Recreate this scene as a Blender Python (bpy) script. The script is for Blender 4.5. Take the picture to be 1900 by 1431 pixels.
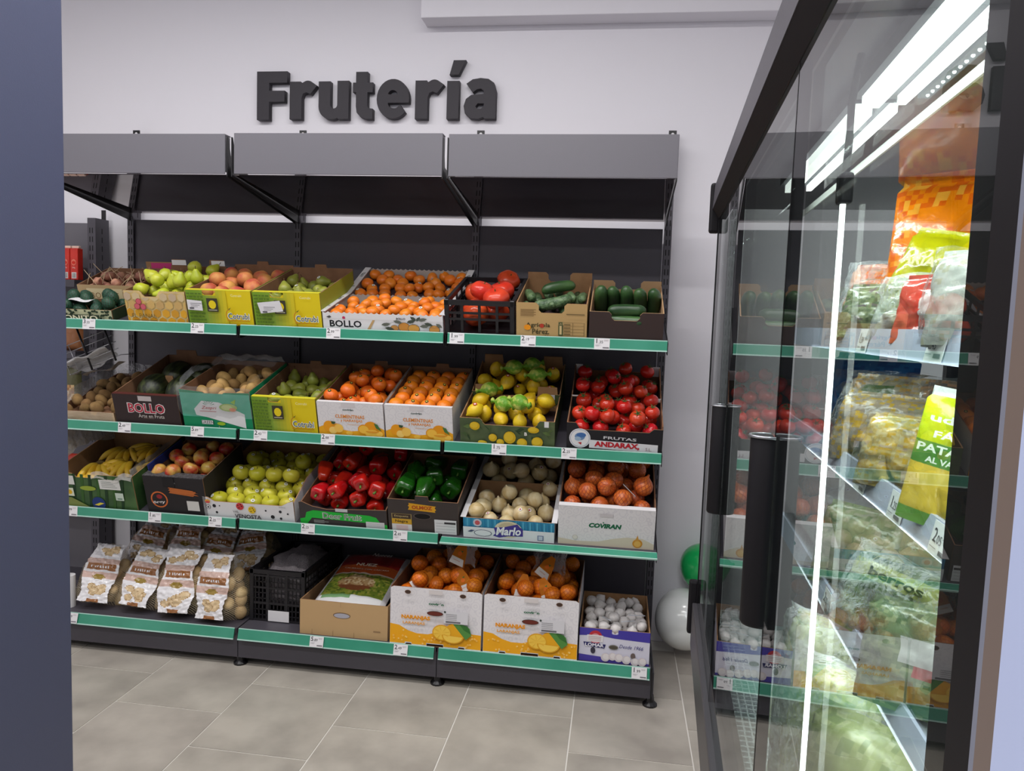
import bpy, bmesh, math, random
from math import sin, cos, pi, radians as rad
from mathutils import Matrix, Vector, noise as mnoise

for _o in list(bpy.data.objects): bpy.data.objects.remove(_o)
SC = bpy.context.scene
COL = SC.collection
RNG = random.Random(7)

# ------------------------------------------------------------------ camera
YAW, PITCH, ROLL, FPX = rad(7.8905), rad(4.9256), rad(-2.0134), 1404.2
CAMPOS = Vector((2.7815, -4.0313, 1.7400))
cam_d = bpy.data.cameras.new('camera'); cam = bpy.data.objects.new('camera', cam_d); COL.objects.link(cam)
_f = Vector((-sin(YAW)*cos(PITCH), cos(YAW)*cos(PITCH), -sin(PITCH)))
_r = Vector((cos(YAW), sin(YAW), 0)); _d = _f.cross(_r)
_r2 = cos(ROLL)*_r + sin(ROLL)*_d; _d2 = -sin(ROLL)*_r + cos(ROLL)*_d
_m = Matrix((( _r2.x, -_d2.x, -_f.x), (_r2.y, -_d2.y, -_f.y), (_r2.z, -_d2.z, -_f.z))).to_4x4()
_m.translation = CAMPOS; cam.matrix_world = _m
cam_d.sensor_width = 36; cam_d.lens = 36*FPX/1900; cam_d.clip_start = 0.01
SC.camera = cam

# ------------------------------------------------------------------ world, lights, exposure
SC.view_settings.view_transform = 'Standard'; SC.view_settings.look = 'None'
SC.view_settings.gamma = 1; SC.view_settings.use_curve_mapping = False
SC.view_settings.exposure = -0.18
wd = bpy.data.worlds.new('world'); SC.world = wd; wd.use_nodes = True
wd.node_tree.nodes['Background'].inputs[0].default_value = (0.92, 0.93, 1.0, 1)
wd.node_tree.nodes['Background'].inputs[1].default_value = 0.34
def area(name, loc, sx, sy, power, colour=(1, .98, .97), rot=(0, 0, 0)):
    l = bpy.data.lights.new(name, 'AREA'); l.shape = 'RECTANGLE'; l.size = sx; l.size_y = sy
    l.energy = power; l.color = colour
    o = bpy.data.objects.new(name, l); COL.objects.link(o); o.location = loc; o.rotation_euler = rot
    return o
CEIL = 3.75
area('ceiling_tube_light', (1.4, -1.75, CEIL-.06), 3.6, .16, 74)
area('ceiling_tube_light', (1.4, -3.5, CEIL-.06), 3.6, .16, 92)
area('ceiling_tube_light', (1.4, -5.3, CEIL-.06), 3.6, .16, 60)

# ------------------------------------------------------------------ colour and materials
def lin(c):
    out = []
    for v in c[:3]:
        v = v/255.0
        out.append(v/12.92 if v <= .04045 else ((v+.055)/1.055)**2.4)
    return (out[0], out[1], out[2], 1)
MATS = {}
def M(name, rgb, rough=.6, metal=0.0, bump=0.0, bscale=60.0, rgb2=None, nscale=8.0, coat=0.0, var=0.0, spec=.5, emis=0.0, alpha=1.0, contrast=(.35, .65), stretch=None, trans=0.0):
    if name in MATS: return MATS[name]
    m = bpy.data.materials.new(name); m.use_nodes = True; nt = m.node_tree; N = nt.nodes; L = nt.links
    b = N['Principled BSDF']
    b.inputs['Roughness'].default_value = rough; b.inputs['Metallic'].default_value = metal
    b.inputs['Specular IOR Level'].default_value = spec
    b.inputs['Base Color'].default_value = lin(rgb)
    if coat: b.inputs['Coat Weight'].default_value = coat; b.inputs['Coat Roughness'].default_value = .12
    if alpha < 1: b.inputs['Alpha'].default_value = alpha
    if trans: b.inputs['Transmission Weight'].default_value = trans
    if emis:
        b.inputs['Emission Color'].default_value = lin(rgb); b.inputs['Emission Strength'].default_value = emis
    src = None
    if rgb2 is not None or bump or var:
        tc = N.new('ShaderNodeTexCoord'); mp = N.new('ShaderNodeMapping'); L.new(tc.outputs['Object'], mp.inputs[0])
        if stretch: mp.inputs['Scale'].default_value = stretch
        oi = N.new('ShaderNodeObjectInfo'); vm = N.new('ShaderNodeVectorMath'); vm.operation = 'MULTIPLY_ADD'
        cx = N.new('ShaderNodeCombineXYZ')
        for k in range(3): L.new(oi.outputs['Random'], cx.inputs[k])
        L.new(cx.outputs[0], vm.inputs[0]); vm.inputs[1].default_value = (17, 31, 11) if var else (0, 0, 0); L.new(mp.outputs[0], vm.inputs[2])
    if rgb2 is not None:
        nz = N.new('ShaderNodeTexNoise'); nz.inputs['Scale'].default_value = nscale; nz.inputs['Detail'].default_value = 4
        L.new(vm.outputs[0], nz.inputs['Vector'])
        cr = N.new('ShaderNodeValToRGB'); cr.color_ramp.elements[0].position = contrast[0]; cr.color_ramp.elements[1].position = contrast[1]
        cr.color_ramp.elements[0].color = lin(rgb); cr.color_ramp.elements[1].color = lin(rgb2)
        L.new(nz.outputs['Fac'], cr.inputs[0]); src = cr.outputs[0]
    if var:
        hs = N.new('ShaderNodeHueSaturation'); mr = N.new('ShaderNodeMapRange')
        mr.inputs['To Min'].default_value = 1-var; mr.inputs['To Max'].default_value = 1+var*.6
        L.new(oi.outputs['Random'], mr.inputs[0]); L.new(mr.outputs[0], hs.inputs['Value'])
        mh = N.new('ShaderNodeMapRange'); mh.inputs['To Min'].default_value = .5-.005; mh.inputs['To Max'].default_value = .5+.005
        ml = N.new('ShaderNodeMath'); ml.operation = 'FRACT'; mm = N.new('ShaderNodeMath'); mm.operation = 'MULTIPLY'; mm.inputs[1].default_value = 7.31
        L.new(oi.outputs['Random'], mm.inputs[0]); L.new(mm.outputs[0], ml.inputs[0]); L.new(ml.outputs[0], mh.inputs[0]); L.new(mh.outputs[0], hs.inputs['Hue'])
        if src: L.new(src, hs.inputs['Color'])
        else: hs.inputs['Color'].default_value = lin(rgb)
        src = hs.outputs[0]
    if src: L.new(src, b.inputs['Base Color'])
    if bump:
        n2 = N.new('ShaderNodeTexNoise'); n2.inputs['Scale'].default_value = bscale; n2.inputs['Detail'].default_value = 3
        L.new(vm.outputs[0], n2.inputs['Vector'])
        bp = N.new('ShaderNodeBump'); bp.inputs['Strength'].default_value = bump; bp.inputs['Distance'].default_value = .01
        L.new(n2.outputs['Fac'], bp.inputs['Height']); L.new(bp.outputs[0], b.inputs['Normal'])
    MATS[name] = m
    return m
def C(rgb):                                            # flat print ink
    return M('ink_%02x%02x%02x' % tuple(rgb), rgb, rough=.62, spec=.3)
def thin_glass(name, ior=1.6, tint=(255, 255, 255), rough=0.0, body=0.0):
    if name in MATS: return MATS[name]
    m = bpy.data.materials.new(name); m.use_nodes = True; nt = m.node_tree; N = nt.nodes; L = nt.links
    N.remove(N['Principled BSDF']); out = N['Material Output']
    tr = N.new('ShaderNodeBsdfTransparent'); tr.inputs[0].default_value = lin(tint)
    gl = N.new('ShaderNodeBsdfGlossy'); gl.inputs['Roughness'].default_value = rough
    fr = N.new('ShaderNodeFresnel'); fr.inputs[0].default_value = ior
    ge = N.new('ShaderNodeNewGeometry'); sub = N.new('ShaderNodeMath'); sub.operation = 'SUBTRACT'; sub.inputs[0].default_value = 1
    mul = N.new('ShaderNodeMath'); mul.operation = 'MULTIPLY'
    L.new(ge.outputs['Backfacing'], sub.inputs[1]); L.new(sub.outputs[0], mul.inputs[0]); L.new(fr.outputs[0], mul.inputs[1])
    mx = N.new('ShaderNodeMixShader'); L.new(mul.outputs[0], mx.inputs[0]); L.new(tr.outputs[0], mx.inputs[1]); L.new(gl.outputs[0], mx.inputs[2])
    L.new(mx.outputs[0], out.inputs[0]); MATS[name] = m
    return m
def film(name, rgb=(225, 228, 232), haze=.07, rough=.16, bscale=28, bump=.7):
    """clear crinkled plastic film"""
    if name in MATS: return MATS[name]
    m = bpy.data.materials.new(name); m.use_nodes = True; nt = m.node_tree; N = nt.nodes; L = nt.links
    b = N['Principled BSDF']; b.inputs['Base Color'].default_value = lin(rgb); b.inputs['Roughness'].default_value = rough
    tc = N.new('ShaderNodeTexCoord'); nz = N.new('ShaderNodeTexNoise'); nz.inputs['Scale'].default_value = bscale; nz.inputs['Detail'].default_value = 5
    L.new(tc.outputs['Object'], nz.inputs['Vector'])
    bp = N.new('ShaderNodeBump'); bp.inputs['Strength'].default_value = bump; bp.inputs['Distance'].default_value = .02
    L.new(nz.outputs['Fac'], bp.inputs['Height']); L.new(bp.outputs[0], b.inputs['Normal'])
    lw = N.new('ShaderNodeLayerWeight'); lw.inputs['Blend'].default_value = .35; L.new(bp.outputs[0], lw.inputs['Normal'])
    mr = N.new('ShaderNodeMapRange'); mr.inputs['To Min'].default_value = haze; mr.inputs['To Max'].default_value = min(1, haze+.42)
    L.new(lw.outputs['Fresnel'], mr.inputs[0]); L.new(mr.outputs[0], b.inputs['Alpha'])
    MATS[name] = m
    return m
def net_mat(name, rgb, scale=14.0, width=.13, axis=True):
    """diagonal netting: opaque threads, open holes"""
    if name in MATS: return MATS[name]
    m = bpy.data.materials.new(name); m.use_nodes = True; nt = m.node_tree; N = nt.nodes; L = nt.links
    b = N['Principled BSDF']; b.inputs['Base Color'].default_value = lin(rgb); b.inputs['Roughness'].default_value = .5
    uv = N.new('ShaderNodeUVMap'); sx = N.new('ShaderNodeSeparateXYZ'); L.new(uv.outputs[0], sx.inputs[0])
    outs = []
    for op in ('ADD', 'SUBTRACT'):
        a = N.new('ShaderNodeMath'); a.operation = op; L.new(sx.outputs[0], a.inputs[0]); L.new(sx.outputs[1], a.inputs[1])
        s = N.new('ShaderNodeMath'); s.operation = 'MULTIPLY'; s.inputs[1].default_value = scale; L.new(a.outputs[0], s.inputs[0])
        f = N.new('ShaderNodeMath'); f.operation = 'FRACT'; L.new(s.outputs[0], f.inputs[0])
        l = N.new('ShaderNodeMath'); l.operation = 'LESS_THAN'; l.inputs[1].default_value = width; L.new(f.outputs[0], l.inputs[0])
        outs.append(l)
    mx = N.new('ShaderNodeMath'); mx.operation = 'MAXIMUM'; L.new(outs[0].outputs[0], mx.inputs[0]); L.new(outs[1].outputs[0], mx.inputs[1])
    L.new(mx.outputs[0], b.inputs['Alpha']); MATS[name] = m
    return m
def marks_mat(name, rgb, rgb2, scale=45.0, thr=.12, rough=.6):
    """board printed all over with small loose motifs"""
    if name in MATS: return MATS[name]
    m = bpy.data.materials.new(name); m.use_nodes = True; nt = m.node_tree; N = nt.nodes; L = nt.links
    b = N['Principled BSDF']; b.inputs['Roughness'].default_value = rough
    tc = N.new('ShaderNodeTexCoord'); vo = N.new('ShaderNodeTexVoronoi'); vo.inputs['Scale'].default_value = scale
    L.new(tc.outputs['Object'], vo.inputs['Vector'])
    mp = N.new('ShaderNodeMath'); mp.operation = 'PINGPONG'; mp.inputs[1].default_value = .16; L.new(vo.outputs['Distance'], mp.inputs[0])
    cr = N.new('ShaderNodeValToRGB'); cr.color_ramp.elements[0].position = thr*.5; cr.color_ramp.elements[1].position = thr
    cr.color_ramp.elements[0].color = lin(rgb2); cr.color_ramp.elements[1].color = lin(rgb)
    L.new(mp.outputs[0], cr.inputs[0]); L.new(cr.outputs[0], b.inputs['Base Color']); MATS[name] = m
    return m

# ------------------------------------------------------------------ object helpers
def setp(o, label=None, cat=None, group=None, kind=None):
    if label: o['label'] = label
    if cat: o['category'] = cat
    if group: o['group'] = group
    if kind: o['kind'] = kind
    return o
def link(o, parent=None):
    COL.objects.link(o)
    if parent is not None: o.parent = parent
    return o
def empty(name, label, cat, mat=None, group=None):
    o = bpy.data.objects.new(name, None); o.empty_display_size = .05; COL.objects.link(o)
    if mat is not None: o.matrix_world = mat
    return setp(o, label, cat, group)
def obj(name, me, mats=None, parent=None, mat=None):
    if mats is not None:
        if not isinstance(mats, (list, tuple)): mats = [mats]
        if len(me.materials): me.materials.clear()
        for x in mats: me.materials.append(x)
    o = bpy.data.objects.new(name, me); link(o, parent)
    if mat is not None:
        o.matrix_local = mat
    return o
def from_bm(bm, name, smooth=False):
    me = bpy.data.meshes.new(name)
    bmesh.ops.recalc_face_normals(bm, faces=bm.faces)
    bm.to_mesh(me); bm.free()
    if smooth: me.shade_smooth()
    return me
def bbox(bm, x0, x1, y0, y1, z0, z1, mi=0):
    vs = [bm.verts.new((x, y, z)) for x in (x0, x1) for y in (y0, y1) for z in (z0, z1)]
    for f in ((0, 1, 3, 2), (4, 6, 7, 5), (0, 4, 5, 1), (2, 3, 7, 6), (0, 2, 6, 4), (1, 5, 7, 3)):
        fc = bm.faces.new([vs[i] for i in f]); fc.material_index = mi
    return vs
def box(name, dims, mats, parent=None, bevel=0.0, seg=2):
    """dims = x0,x1,y0,y1,z0,z1 in parent space"""
    bm = bmesh.new(); bbox(bm, *dims)
    if bevel: bmesh.ops.bevel(bm, geom=list(bm.edges), offset=bevel, segments=seg, affect='EDGES', profile=.5)
    return obj(name, from_bm(bm, name), mats, parent)
def tube(bm, pts, r, seg=8, mi=0, cap=True):
    pts = [Vector(p) for p in pts]; rings = []
    up = Vector((0, 0, 1))
    for i, p in enumerate(pts):
        t = (pts[min(i+1, len(pts)-1)]-pts[max(i-1, 0)]).normalized()
        a = t.cross(up)
        if a.length < 1e-3: a = t.cross(Vector((1, 0, 0)))
        a.normalize(); b = t.cross(a)
        rr = r[i] if isinstance(r, (list, tuple)) else r
        rings.append([bm.verts.new(p+(a*cos(2*pi*k/seg)+b*sin(2*pi*k/seg))*rr) for k in range(seg)])
    for i in range(len(rings)-1):
        for k in range(seg):
            f = bm.faces.new((rings[i][k], rings[i][(k+1) % seg], rings[i+1][(k+1) % seg], rings[i+1][k])); f.material_index = mi
    if cap:
        bm.faces.new(rings[0]).material_index = mi; bm.faces.new(rings[-1]).material_index = mi
def tube_obj(name, pts, r, mats, parent=None, seg=8, smooth=True):
    bm = bmesh.new(); tube(bm, pts, r, seg)
    return obj(name, from_bm(bm, name, smooth), mats, parent)
def revolve(prof, seg=16, lob=0, amp=0.0, name='lathe', twist=0.0):
    """prof list of (r,z) bottom to top"""
    bm = bmesh.new(); rings = []; uvl = bm.loops.layers.uv.new('UVMap')
    for (r, z) in prof:
        if r < 1e-6: rings.append([bm.verts.new((0, 0, z))])
        else:
            ring = []
            for k in range(seg):
                a = 2*pi*k/seg+twist*z; q = r*(1+amp*cos(lob*a) if lob else 1)
                ring.append(bm.verts.new((q*cos(a), q*sin(a), z)))
            rings.append(ring)
    for i in range(len(rings)-1):
        A, B = rings[i], rings[i+1]
        for k in range(seg):
            k2 = (k+1) % seg
            if len(A) == 1 and len(B) == 1: continue
            if len(A) == 1: vs = (A[0], B[k2], B[k]); us = ((k+.5, i), (k+1, i+1), (k, i+1))
            elif len(B) == 1: vs = (A[k], A[k2], B[0]); us = ((k, i), (k+1, i), (k+.5, i+1))
            else: vs = (A[k], A[k2], B[k2], B[k]); us = ((k, i), (k+1, i), (k+1, i+1), (k, i+1))
            f = bm.faces.new(vs)
            for lp, (uu, vv) in zip(f.loops, us): lp[uvl].uv = (uu/seg, vv/(len(rings)-1)*.5)
    return from_bm(bm, name, True)
def extrude_poly(pts, t, name='panel', axis='y'):
    """2D outline (x,z) extruded along +y from 0 to t; two material slots: 0 outer (-y) face, 1 the rest"""
    bm = bmesh.new()
    a = [bm.verts.new((x, 0, z)) for x, z in pts]; b = [bm.verts.new((x, t, z)) for x, z in pts]
    f1 = bm.faces.new(a); f2 = bm.faces.new(list(reversed(b)))
    fs = [f1, f2]
    n = len(pts)
    for i in range(n): fs.append(bm.faces.new((a[(i+1) % n], a[i], b[i], b[(i+1) % n])))
    bmesh.ops.recalc_face_normals(bm, faces=bm.faces)
    for f in bm.faces: f.material_index = 0 if f.normal.y < -.5 else 1
    bmesh.ops.triangulate(bm, faces=[f for f in bm.faces if len(f.verts) > 4])
    me = bpy.data.meshes.new(name); bm.to_mesh(me); bm.free()
    return me
def copy_tree(o, mat, label=None, group=None):
    c = o.copy(); COL.objects.link(c); c.matrix_world = mat
    if label: c['label'] = label
    if group: c['group'] = group
    for ch in CH.get(o.name, []):
        k = ch.copy(); COL.objects.link(k); k.parent = c; k.matrix_local = ch.matrix_local
    return c
CH = {}

# ------------------------------------------------------------------ text
_TXT = {}
def text_geo(s, bold=0.0, shear=0.0):
    key = (s, bold, shear)
    if key in _TXT: return _TXT[key]
    cu = bpy.data.curves.new('txt', 'FONT'); cu.body = s; cu.size = 1; cu.resolution_u = 2; cu.offset = bold; cu.shear = shear; cu.fill_mode = 'FRONT'
    o = bpy.data.objects.new('txt', cu); COL.objects.link(o)
    bpy.context.view_layer.update()
    me = bpy.data.meshes.new_from_object(o.evaluated_get(bpy.context.evaluated_depsgraph_get()))
    vs = [(v.co.x, v.co.y) for v in me.vertices]; fs = [tuple(p.vertices) for p in me.polygons]
    bpy.data.objects.remove(o); bpy.data.curves.remove(cu); bpy.data.meshes.remove(me)
    xs = [v[0] for v in vs]; ys = [v[1] for v in vs]
    x0, x1, y0, y1 = min(xs), max(xs), min(ys), max(ys)
    vs = [((x-(x0+x1)/2), (y-(y0+y1)/2)) for x, y in vs]
    _TXT[key] = (vs, fs, x1-x0, y1-y0)
    return _TXT[key]
class Deco:
    """flat print on a w x h face; fractions of the face, origin bottom left; layers stack outwards"""
    def __init__(s, w, h): s.w = w; s.h = h; s.sh = []; s.tx = []; s.n = 0
    def poly(s, pts, col, t=False):
        s.n += 1; (s.tx if t else s.sh).append(([((x-.5)*s.w, y*s.h) for x, y in pts], [tuple(range(len(pts)))], col, s.n)); return s
    def rect(s, x0, y0, x1, y1, col): return s.poly([(x0, y0), (x1, y0), (x1, y1), (x0, y1)], col)
    def ell(s, cx, cy, rx, ry, col, n=20, a0=0, a1=2*pi):
        k = n+1 if a1-a0 < 6.28 else n
        return s.poly([(cx+rx*cos(a0+(a1-a0)*i/n), cy+ry*sin(a0+(a1-a0)*i/n)) for i in range(k)], col)
    def circ(s, cx, cy, r, col, n=18):                  # r is a fraction of the height
        return s.ell(cx, cy, r*s.h/s.w, r, col, n)
    def text(s, st, cx, cy, hgt, col, wid=None, bold=0.0, shear=0.0, rot=0.0):
        vs, fs, _w, _h = text_geo(st, bold, shear); _v, _f2, tw, th = text_geo(st, 0.0, shear); sy = hgt*s.h/th; sx = sy if wid is None else wid*s.w/tw
        s.n += 1; ca, sa = cos(rot), sin(rot)
        pts = [(x*sx, y*sy) for x, y in vs]
        s.tx.append(([((cx-.5)*s.w+x*ca-y*sa, cy*s.h+x*sa+y*ca) for x, y in pts], fs, col, s.n)); return s
    def build(s, parent, y0, mat=None, step=.00022, names=('printed_artwork', 'lettering')):
        for nm, lst in [(names[0], s.sh)]+[(names[1], [t]) for t in s.tx]:
            if not lst: continue
            verts, faces, mi, mats = [], [], [], []
            for pts, fs, col, n in lst:
                m = C(col)
                if m not in mats: mats.append(m)
                b = len(verts); verts += [(x, y0-.0004-step*n, z) for x, z in pts]
                for f in fs: faces.append(tuple(b+i for i in f)); mi.append(mats.index(m))
            me = bpy.data.meshes.new(nm); me.from_pydata(verts, [], faces)
            for p, k in zip(me.polygons, mi): p.material_index = k
            o = obj(nm, me, mats, parent)
            if mat is not None: o.matrix_local = mat

# ------------------------------------------------------------------ base materials
m_wall = M('white_wall_paint', (232, 230, 236), .85, bump=.03, bscale=120)
m_grey = M('graphite_powder_coat', (74, 71, 79), .5, bump=.06, bscale=420)
m_greyl = M('grey_powder_coat', (105, 103, 110), .5, bump=.06, bscale=420)
m_black = M('black_plastic', (20, 19, 22), .42)
m_slot = M('dark_slot', (10, 10, 12), .8)
m_green = M('green_price_rail', (50, 138, 110), .28, rgb2=(70, 154, 128), nscale=3)
m_clear = M('pale_rail_edge', (176, 214, 202), .25)
m_kraft = M('kraft_card', (168, 128, 88), .8, rgb2=(150, 112, 76), nscale=14)
m_kraftd = M('brown_card_inside', (136, 98, 70), .85, rgb2=(120, 84, 58), nscale=12)
m_white = M('white_card', (228, 226, 228), .6)
m_tray = M('moulded_pulp_tray', (70, 52, 58), .9)

# ================================================================== THE SETTING
WALLY = .10
# floor: grout slab with single tiles
fl = box('floor', (-1.6, 4.6, -6.6, WALLY+.1, -.06, -.0025), M('pale_grout', (224, 220, 213), .8)); setp(fl, 'grey stone-look tiled shop floor with pale joints', kind='structure')
TW, TL = .5003, .5315
bm = bmesh.new(); bbox(bm, -TW/2+.003, TW/2-.003, -TL/2+.003, TL/2-.003, -.02, 0)
tile_me = from_bm(bm, 'tile')
m_tile = M('grey_stone_tile', (158, 151, 142), .38, rgb2=(190, 183, 172), nscale=4.6, bump=.03, bscale=30, var=.035, contrast=(.3, .72))
tile_me.materials.append(m_tile)
for k in range(-4, 8):
    cxx = .6525+TW*(k+.5)
    y = -.812 if k % 2 else -1.083
    j = 0
    yy = y+TL*2
    while yy > -6.4:
        yy -= TL
        if yy > WALLY-.02: continue
        t = bpy.data.objects.new('tile', tile_me); link(t, fl); t.location = (cxx, yy+TL/2, 0)
wall = box('wall_back', (-1.6, 4.6, WALLY, WALLY+.12, 0, CEIL), m_wall); setp(wall, 'white painted back wall of the shop', kind='structure')
wl = box('wall_left', (-1.6, -1.48, -6.6, WALLY, 0, CEIL), m_wall); setp(wl, 'white painted side wall', kind='structure')
wr = box('wall_right', (4.48, 4.6, -6.6, WALLY, 0, CEIL), m_wall); setp(wr, 'white painted wall behind the refrigerator', kind='structure')
ce = box('ceiling', (-1.6, 4.6, -6.6, WALLY, CEIL, CEIL+.1), M('ceiling_paint', (235, 235, 238), .9)); setp(ce, 'white shop ceiling', kind='structure')
so = box('trim_1', (1.675, 4.48, -.028, WALLY, 3.303, CEIL), m_wall, bevel=.004); setp(so, 'white boxed soffit running along the top of the back wall', kind='structure')
pl = box('pillar', (.80, 1.195, -2.40, -2.03, 0, CEIL), M('blue_grey_laminate', (84, 90, 118), .5, bump=.05, bscale=300), bevel=.006)
setp(pl, 'tall blue-grey laminate pillar standing in front of the shelving', 'pillar')
for i, yy in enumerate((-1.75, -3.5, -5.3)):
    o = box('ceiling_light', (-.4, 3.2, yy-.1, yy+.1, CEIL-.05, CEIL), M('lamp_housing', (240, 240, 240), .5)); setp(o, 'long white tube lamp fixed under the ceiling', 'lamp', 'ceiling tube lamps')

# ================================================================== SIGN
def curve_mesh(splines, depth, bev=.0015):
    cu = bpy.data.curves.new('glyph', 'CURVE'); cu.dimensions = '2D'; cu.fill_mode = 'BOTH'; cu.extrude = depth/2; cu.bevel_depth = bev; cu.bevel_resolution = 1
    for pts in splines:
        sp = cu.splines.new('POLY'); sp.points.add(len(pts)-1); sp.use_cyclic_u = True
        for p, (x, y) in zip(sp.points, pts): p.co = (x, y, 0, 1)
    o = bpy.data.objects.new('glyph', cu); COL.objects.link(o); bpy.context.view_layer.update()
    me = bpy.data.meshes.new_from_object(o.evaluated_get(bpy.context.evaluated_depsgraph_get()))
    bpy.data.objects.remove(o); bpy.data.curves.remove(cu)
    return me
def arc(cx, cy, rx, ry, a0, a1, n=12): return [(cx+rx*cos(rad(a0+(a1-a0)*i/n)), cy-ry*sin(rad(a0+(a1-a0)*i/n))) for i in range(n+1)]
def r_gl(x): return [(x, 218), (x+72, 218), (x+76, 232)]+arc(x+122, 290, 58, 78, 120, 60, 6)+[(x+183, 245), (x+140, 300), (x+112, 288), (x+90, 297), (x+80, 325), (x+80, 468), (x, 468)]
GL = {
 'letter_f': [[(158, 148), (365, 148), (365, 222), (240, 222), (240, 278), (347, 278), (347, 350), (240, 350), (240, 472), (158, 472)]],
 'letter_r': [r_gl(385)],
 'letter_u': [[(583, 218), (660, 218)]+arc(685, 372, 25, 28, 180, 360, 8)+[(710, 215), (785, 215), (785, 468), (714, 468), (708, 456)]+arc(670, 385, 87, 86, 295, 180, 10)],
 'letter_t': [[(835, 157), (910, 157), (910, 228), (946, 228), (946, 290), (910, 290), (910, 382), (916, 398), (946, 402), (946, 468), (905, 468), (868, 456), (842, 425), (836, 385), (836, 290), (815, 290), (815, 228), (835, 228)]],
 'letter_e': [arc(1082, 336, 107, 130, -11, 180, 16)+arc(1082, 336, 107, 130, 184, 318, 14)+[(1130, 378), (1112, 392)]+arc(1090, 368, 42, 32, 290, 180, 8)+[(1048, 361)], [(1048, 308)]+arc(1080, 308, 32, 31, 180, 0, 10)],
 'letter_r.001': [r_gl(1230)],
 'letter_i': [[(1437, 222), (1513, 222), (1513, 468), (1437, 468)]],
 'accent': [[(1475, 88), (1551, 88), (1508, 180), (1451, 180)]],
 'letter_a': [[(1562, 240), (1600, 213), (1650, 205), (1700, 211), (1735, 236), (1751, 290), (1751, 468), (1680, 468), (1674, 456), (1640, 470), (1590, 465), (1556, 432), (1547, 385), (1560, 340), (1592, 315), (1675, 308), (1672, 285), (1655, 272), (1630, 275), (1603, 296)], [(1620, 388), (1634, 368), (1676, 368), (1676, 390), (1655, 405), (1632, 405)]],
}
U = .259/324
sg = empty('wall_sign', 'large black raised letters spelling Frutería on the white wall', 'sign', Matrix.Translation((.724, WALLY-.02, 2.807)))
m_sign = M('black_sign_foam', (44, 40, 47), .6, bump=.05, bscale=300)
SX = (2.073-.724)/(1751-158)
for nm, spl in GL.items():
    me = curve_mesh([[((x-158)*SX, (472-y)*U) for x, y in s] for s in spl], .036)
    obj(nm.split('.')[0], me, m_sign, sg, Matrix.Rotation(pi/2, 4, 'X'))

# ================================================================== FRUIT SHELVING UNIT
gd = empty('shelving_unit', 'long graphite metal shelving unit with sloping shelves and green price rails', 'shelving', Matrix.Identity(4))
def slots(name, cols, z0, z1, parent, yf, pitch=.05, hh=.03, w=.005, face='y', xf=0):
    bm = bmesh.new(); z = z0
    while z < z1:
        for cx in cols:
            if face == 'y': bbox(bm, cx-w/2, cx+w/2, yf-.0008, yf+.001, z, z+hh)
            else: bbox(bm, xf-.001, xf+.0008, cx-w/2, cx+w/2, z, z+hh)
        z += pitch
    o = obj(name, from_bm(bm, name), m_slot, parent); o['kind'] = 'stuff'; return o
def upright(x, parent, top=2.70, x_half=.018, y0=-.012, y1=.06):
    u = box('upright', (x-x_half, x+x_half, y0, y1, .03, top), m_grey, parent)
    slots('slot_row', (x-.008, x+.008), .3, top-.05, u, y0)
    slots('slot_row', (.03,), .3, top-.05, u, 0, face='x', xf=x+x_half)
    bm = bmesh.new(); bbox(bm, x-.02, x+.02, y1-.012, y1-.006, top, top+.045)
    t = obj('hanging_tab', from_bm(bm, 'hanging_tab'), m_black, u)
    bm = bmesh.new(); bmesh.ops.create_circle(bm, cap_ends=True, radius=.008, segments=12, matrix=Matrix.Translation((x, y1-.0125, top+.026)) @ Matrix.Rotation(pi/2, 4, 'X'))
    obj('screw_hole', from_bm(bm, 'screw_hole'), m_white, u)
    return u
for i in range(4): upright(i+(.008 if i == 3 else 0), gd)
for b in range(3):
    zz = [.2, .72, 1.22, 1.74, 2.238]
    for k in range(4):
        box('back_panel', (b+.019, b+.981, .004, .022, zz[k]+.0015, zz[k+1]-.0015), m_grey, gd, bevel=.001, seg=1)
TILT = rad(16)
SHZ = {1: 1.662, 2: 1.165, 3: .729, 4: .19}
YF = -.655
def rail(parent, x0, x1, zc, y, tilt=0.0, h=.05, pre=Matrix.Identity(4)):
    """green price rail with pale clear edges, centred at zc"""
    bm = bmesh.new()
    bbox(bm, x0, x1, -.004, .002, -h/2+.006, h/2-.004, 0)
    bbox(bm, x0, x1, -.0055, .002, -h/2, -h/2+.006, 1); bbox(bm, x0, x1, -.003, .002, h/2-.004, h/2, 1)
    return obj('price_rail', from_bm(bm, 'price_rail'), [m_green, m_clear], parent, pre @ Matrix.Translation((0, y, zc)) @ Matrix.Rotation(tilt, 4, 'X'))
for s in (1, 2, 3):
    for b in range(3):
        M4 = Matrix.Translation((b, YF, SHZ[s])) @ Matrix.Rotation(TILT, 4, 'X')
        bm = bmesh.new(); bbox(bm, .008, .992, 0, .655, -.028, 0)
        sh = obj('shelf', from_bm(bm, 'shelf'), m_grey, gd); sh.matrix_local = M4
        inv = M4.inverted()
        if s == 3 and b == 2:
            r_ = rail(sh, b+.01, b+.995, SHZ[s]-.012, YF-.03, rad(-68), pre=inv)
        else:
            r_ = rail(sh, b+.012, b+.992, SHZ[s]-.012, YF-.008, rad(-4), pre=inv)
        for xx in (.004, .996):
            me = extrude_poly([(-.012, .006), (.63, .006), (.63, -.15), (.5, -.12), (.02, -.055), (-.012, -.05)], .003, 'bracket')
            o = obj('bracket', me, [m_black, m_black], sh, Matrix.Translation((xx, 0, 0)) @ Matrix.Rotation(pi/2, 4, 'Z'))
for b in range(3):
    dk = box('base_shelf', (b+.004, b+.996, -.66, 0, .165, .19), m_grey, gd)
    r_ = rail(dk, b+.012, b+.99, .169, -.672, rad(-16), .056)
    box('kick_plate', (b+.002, b+.998, -.655, -.645, .044, .165), m_grey, gd)
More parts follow.
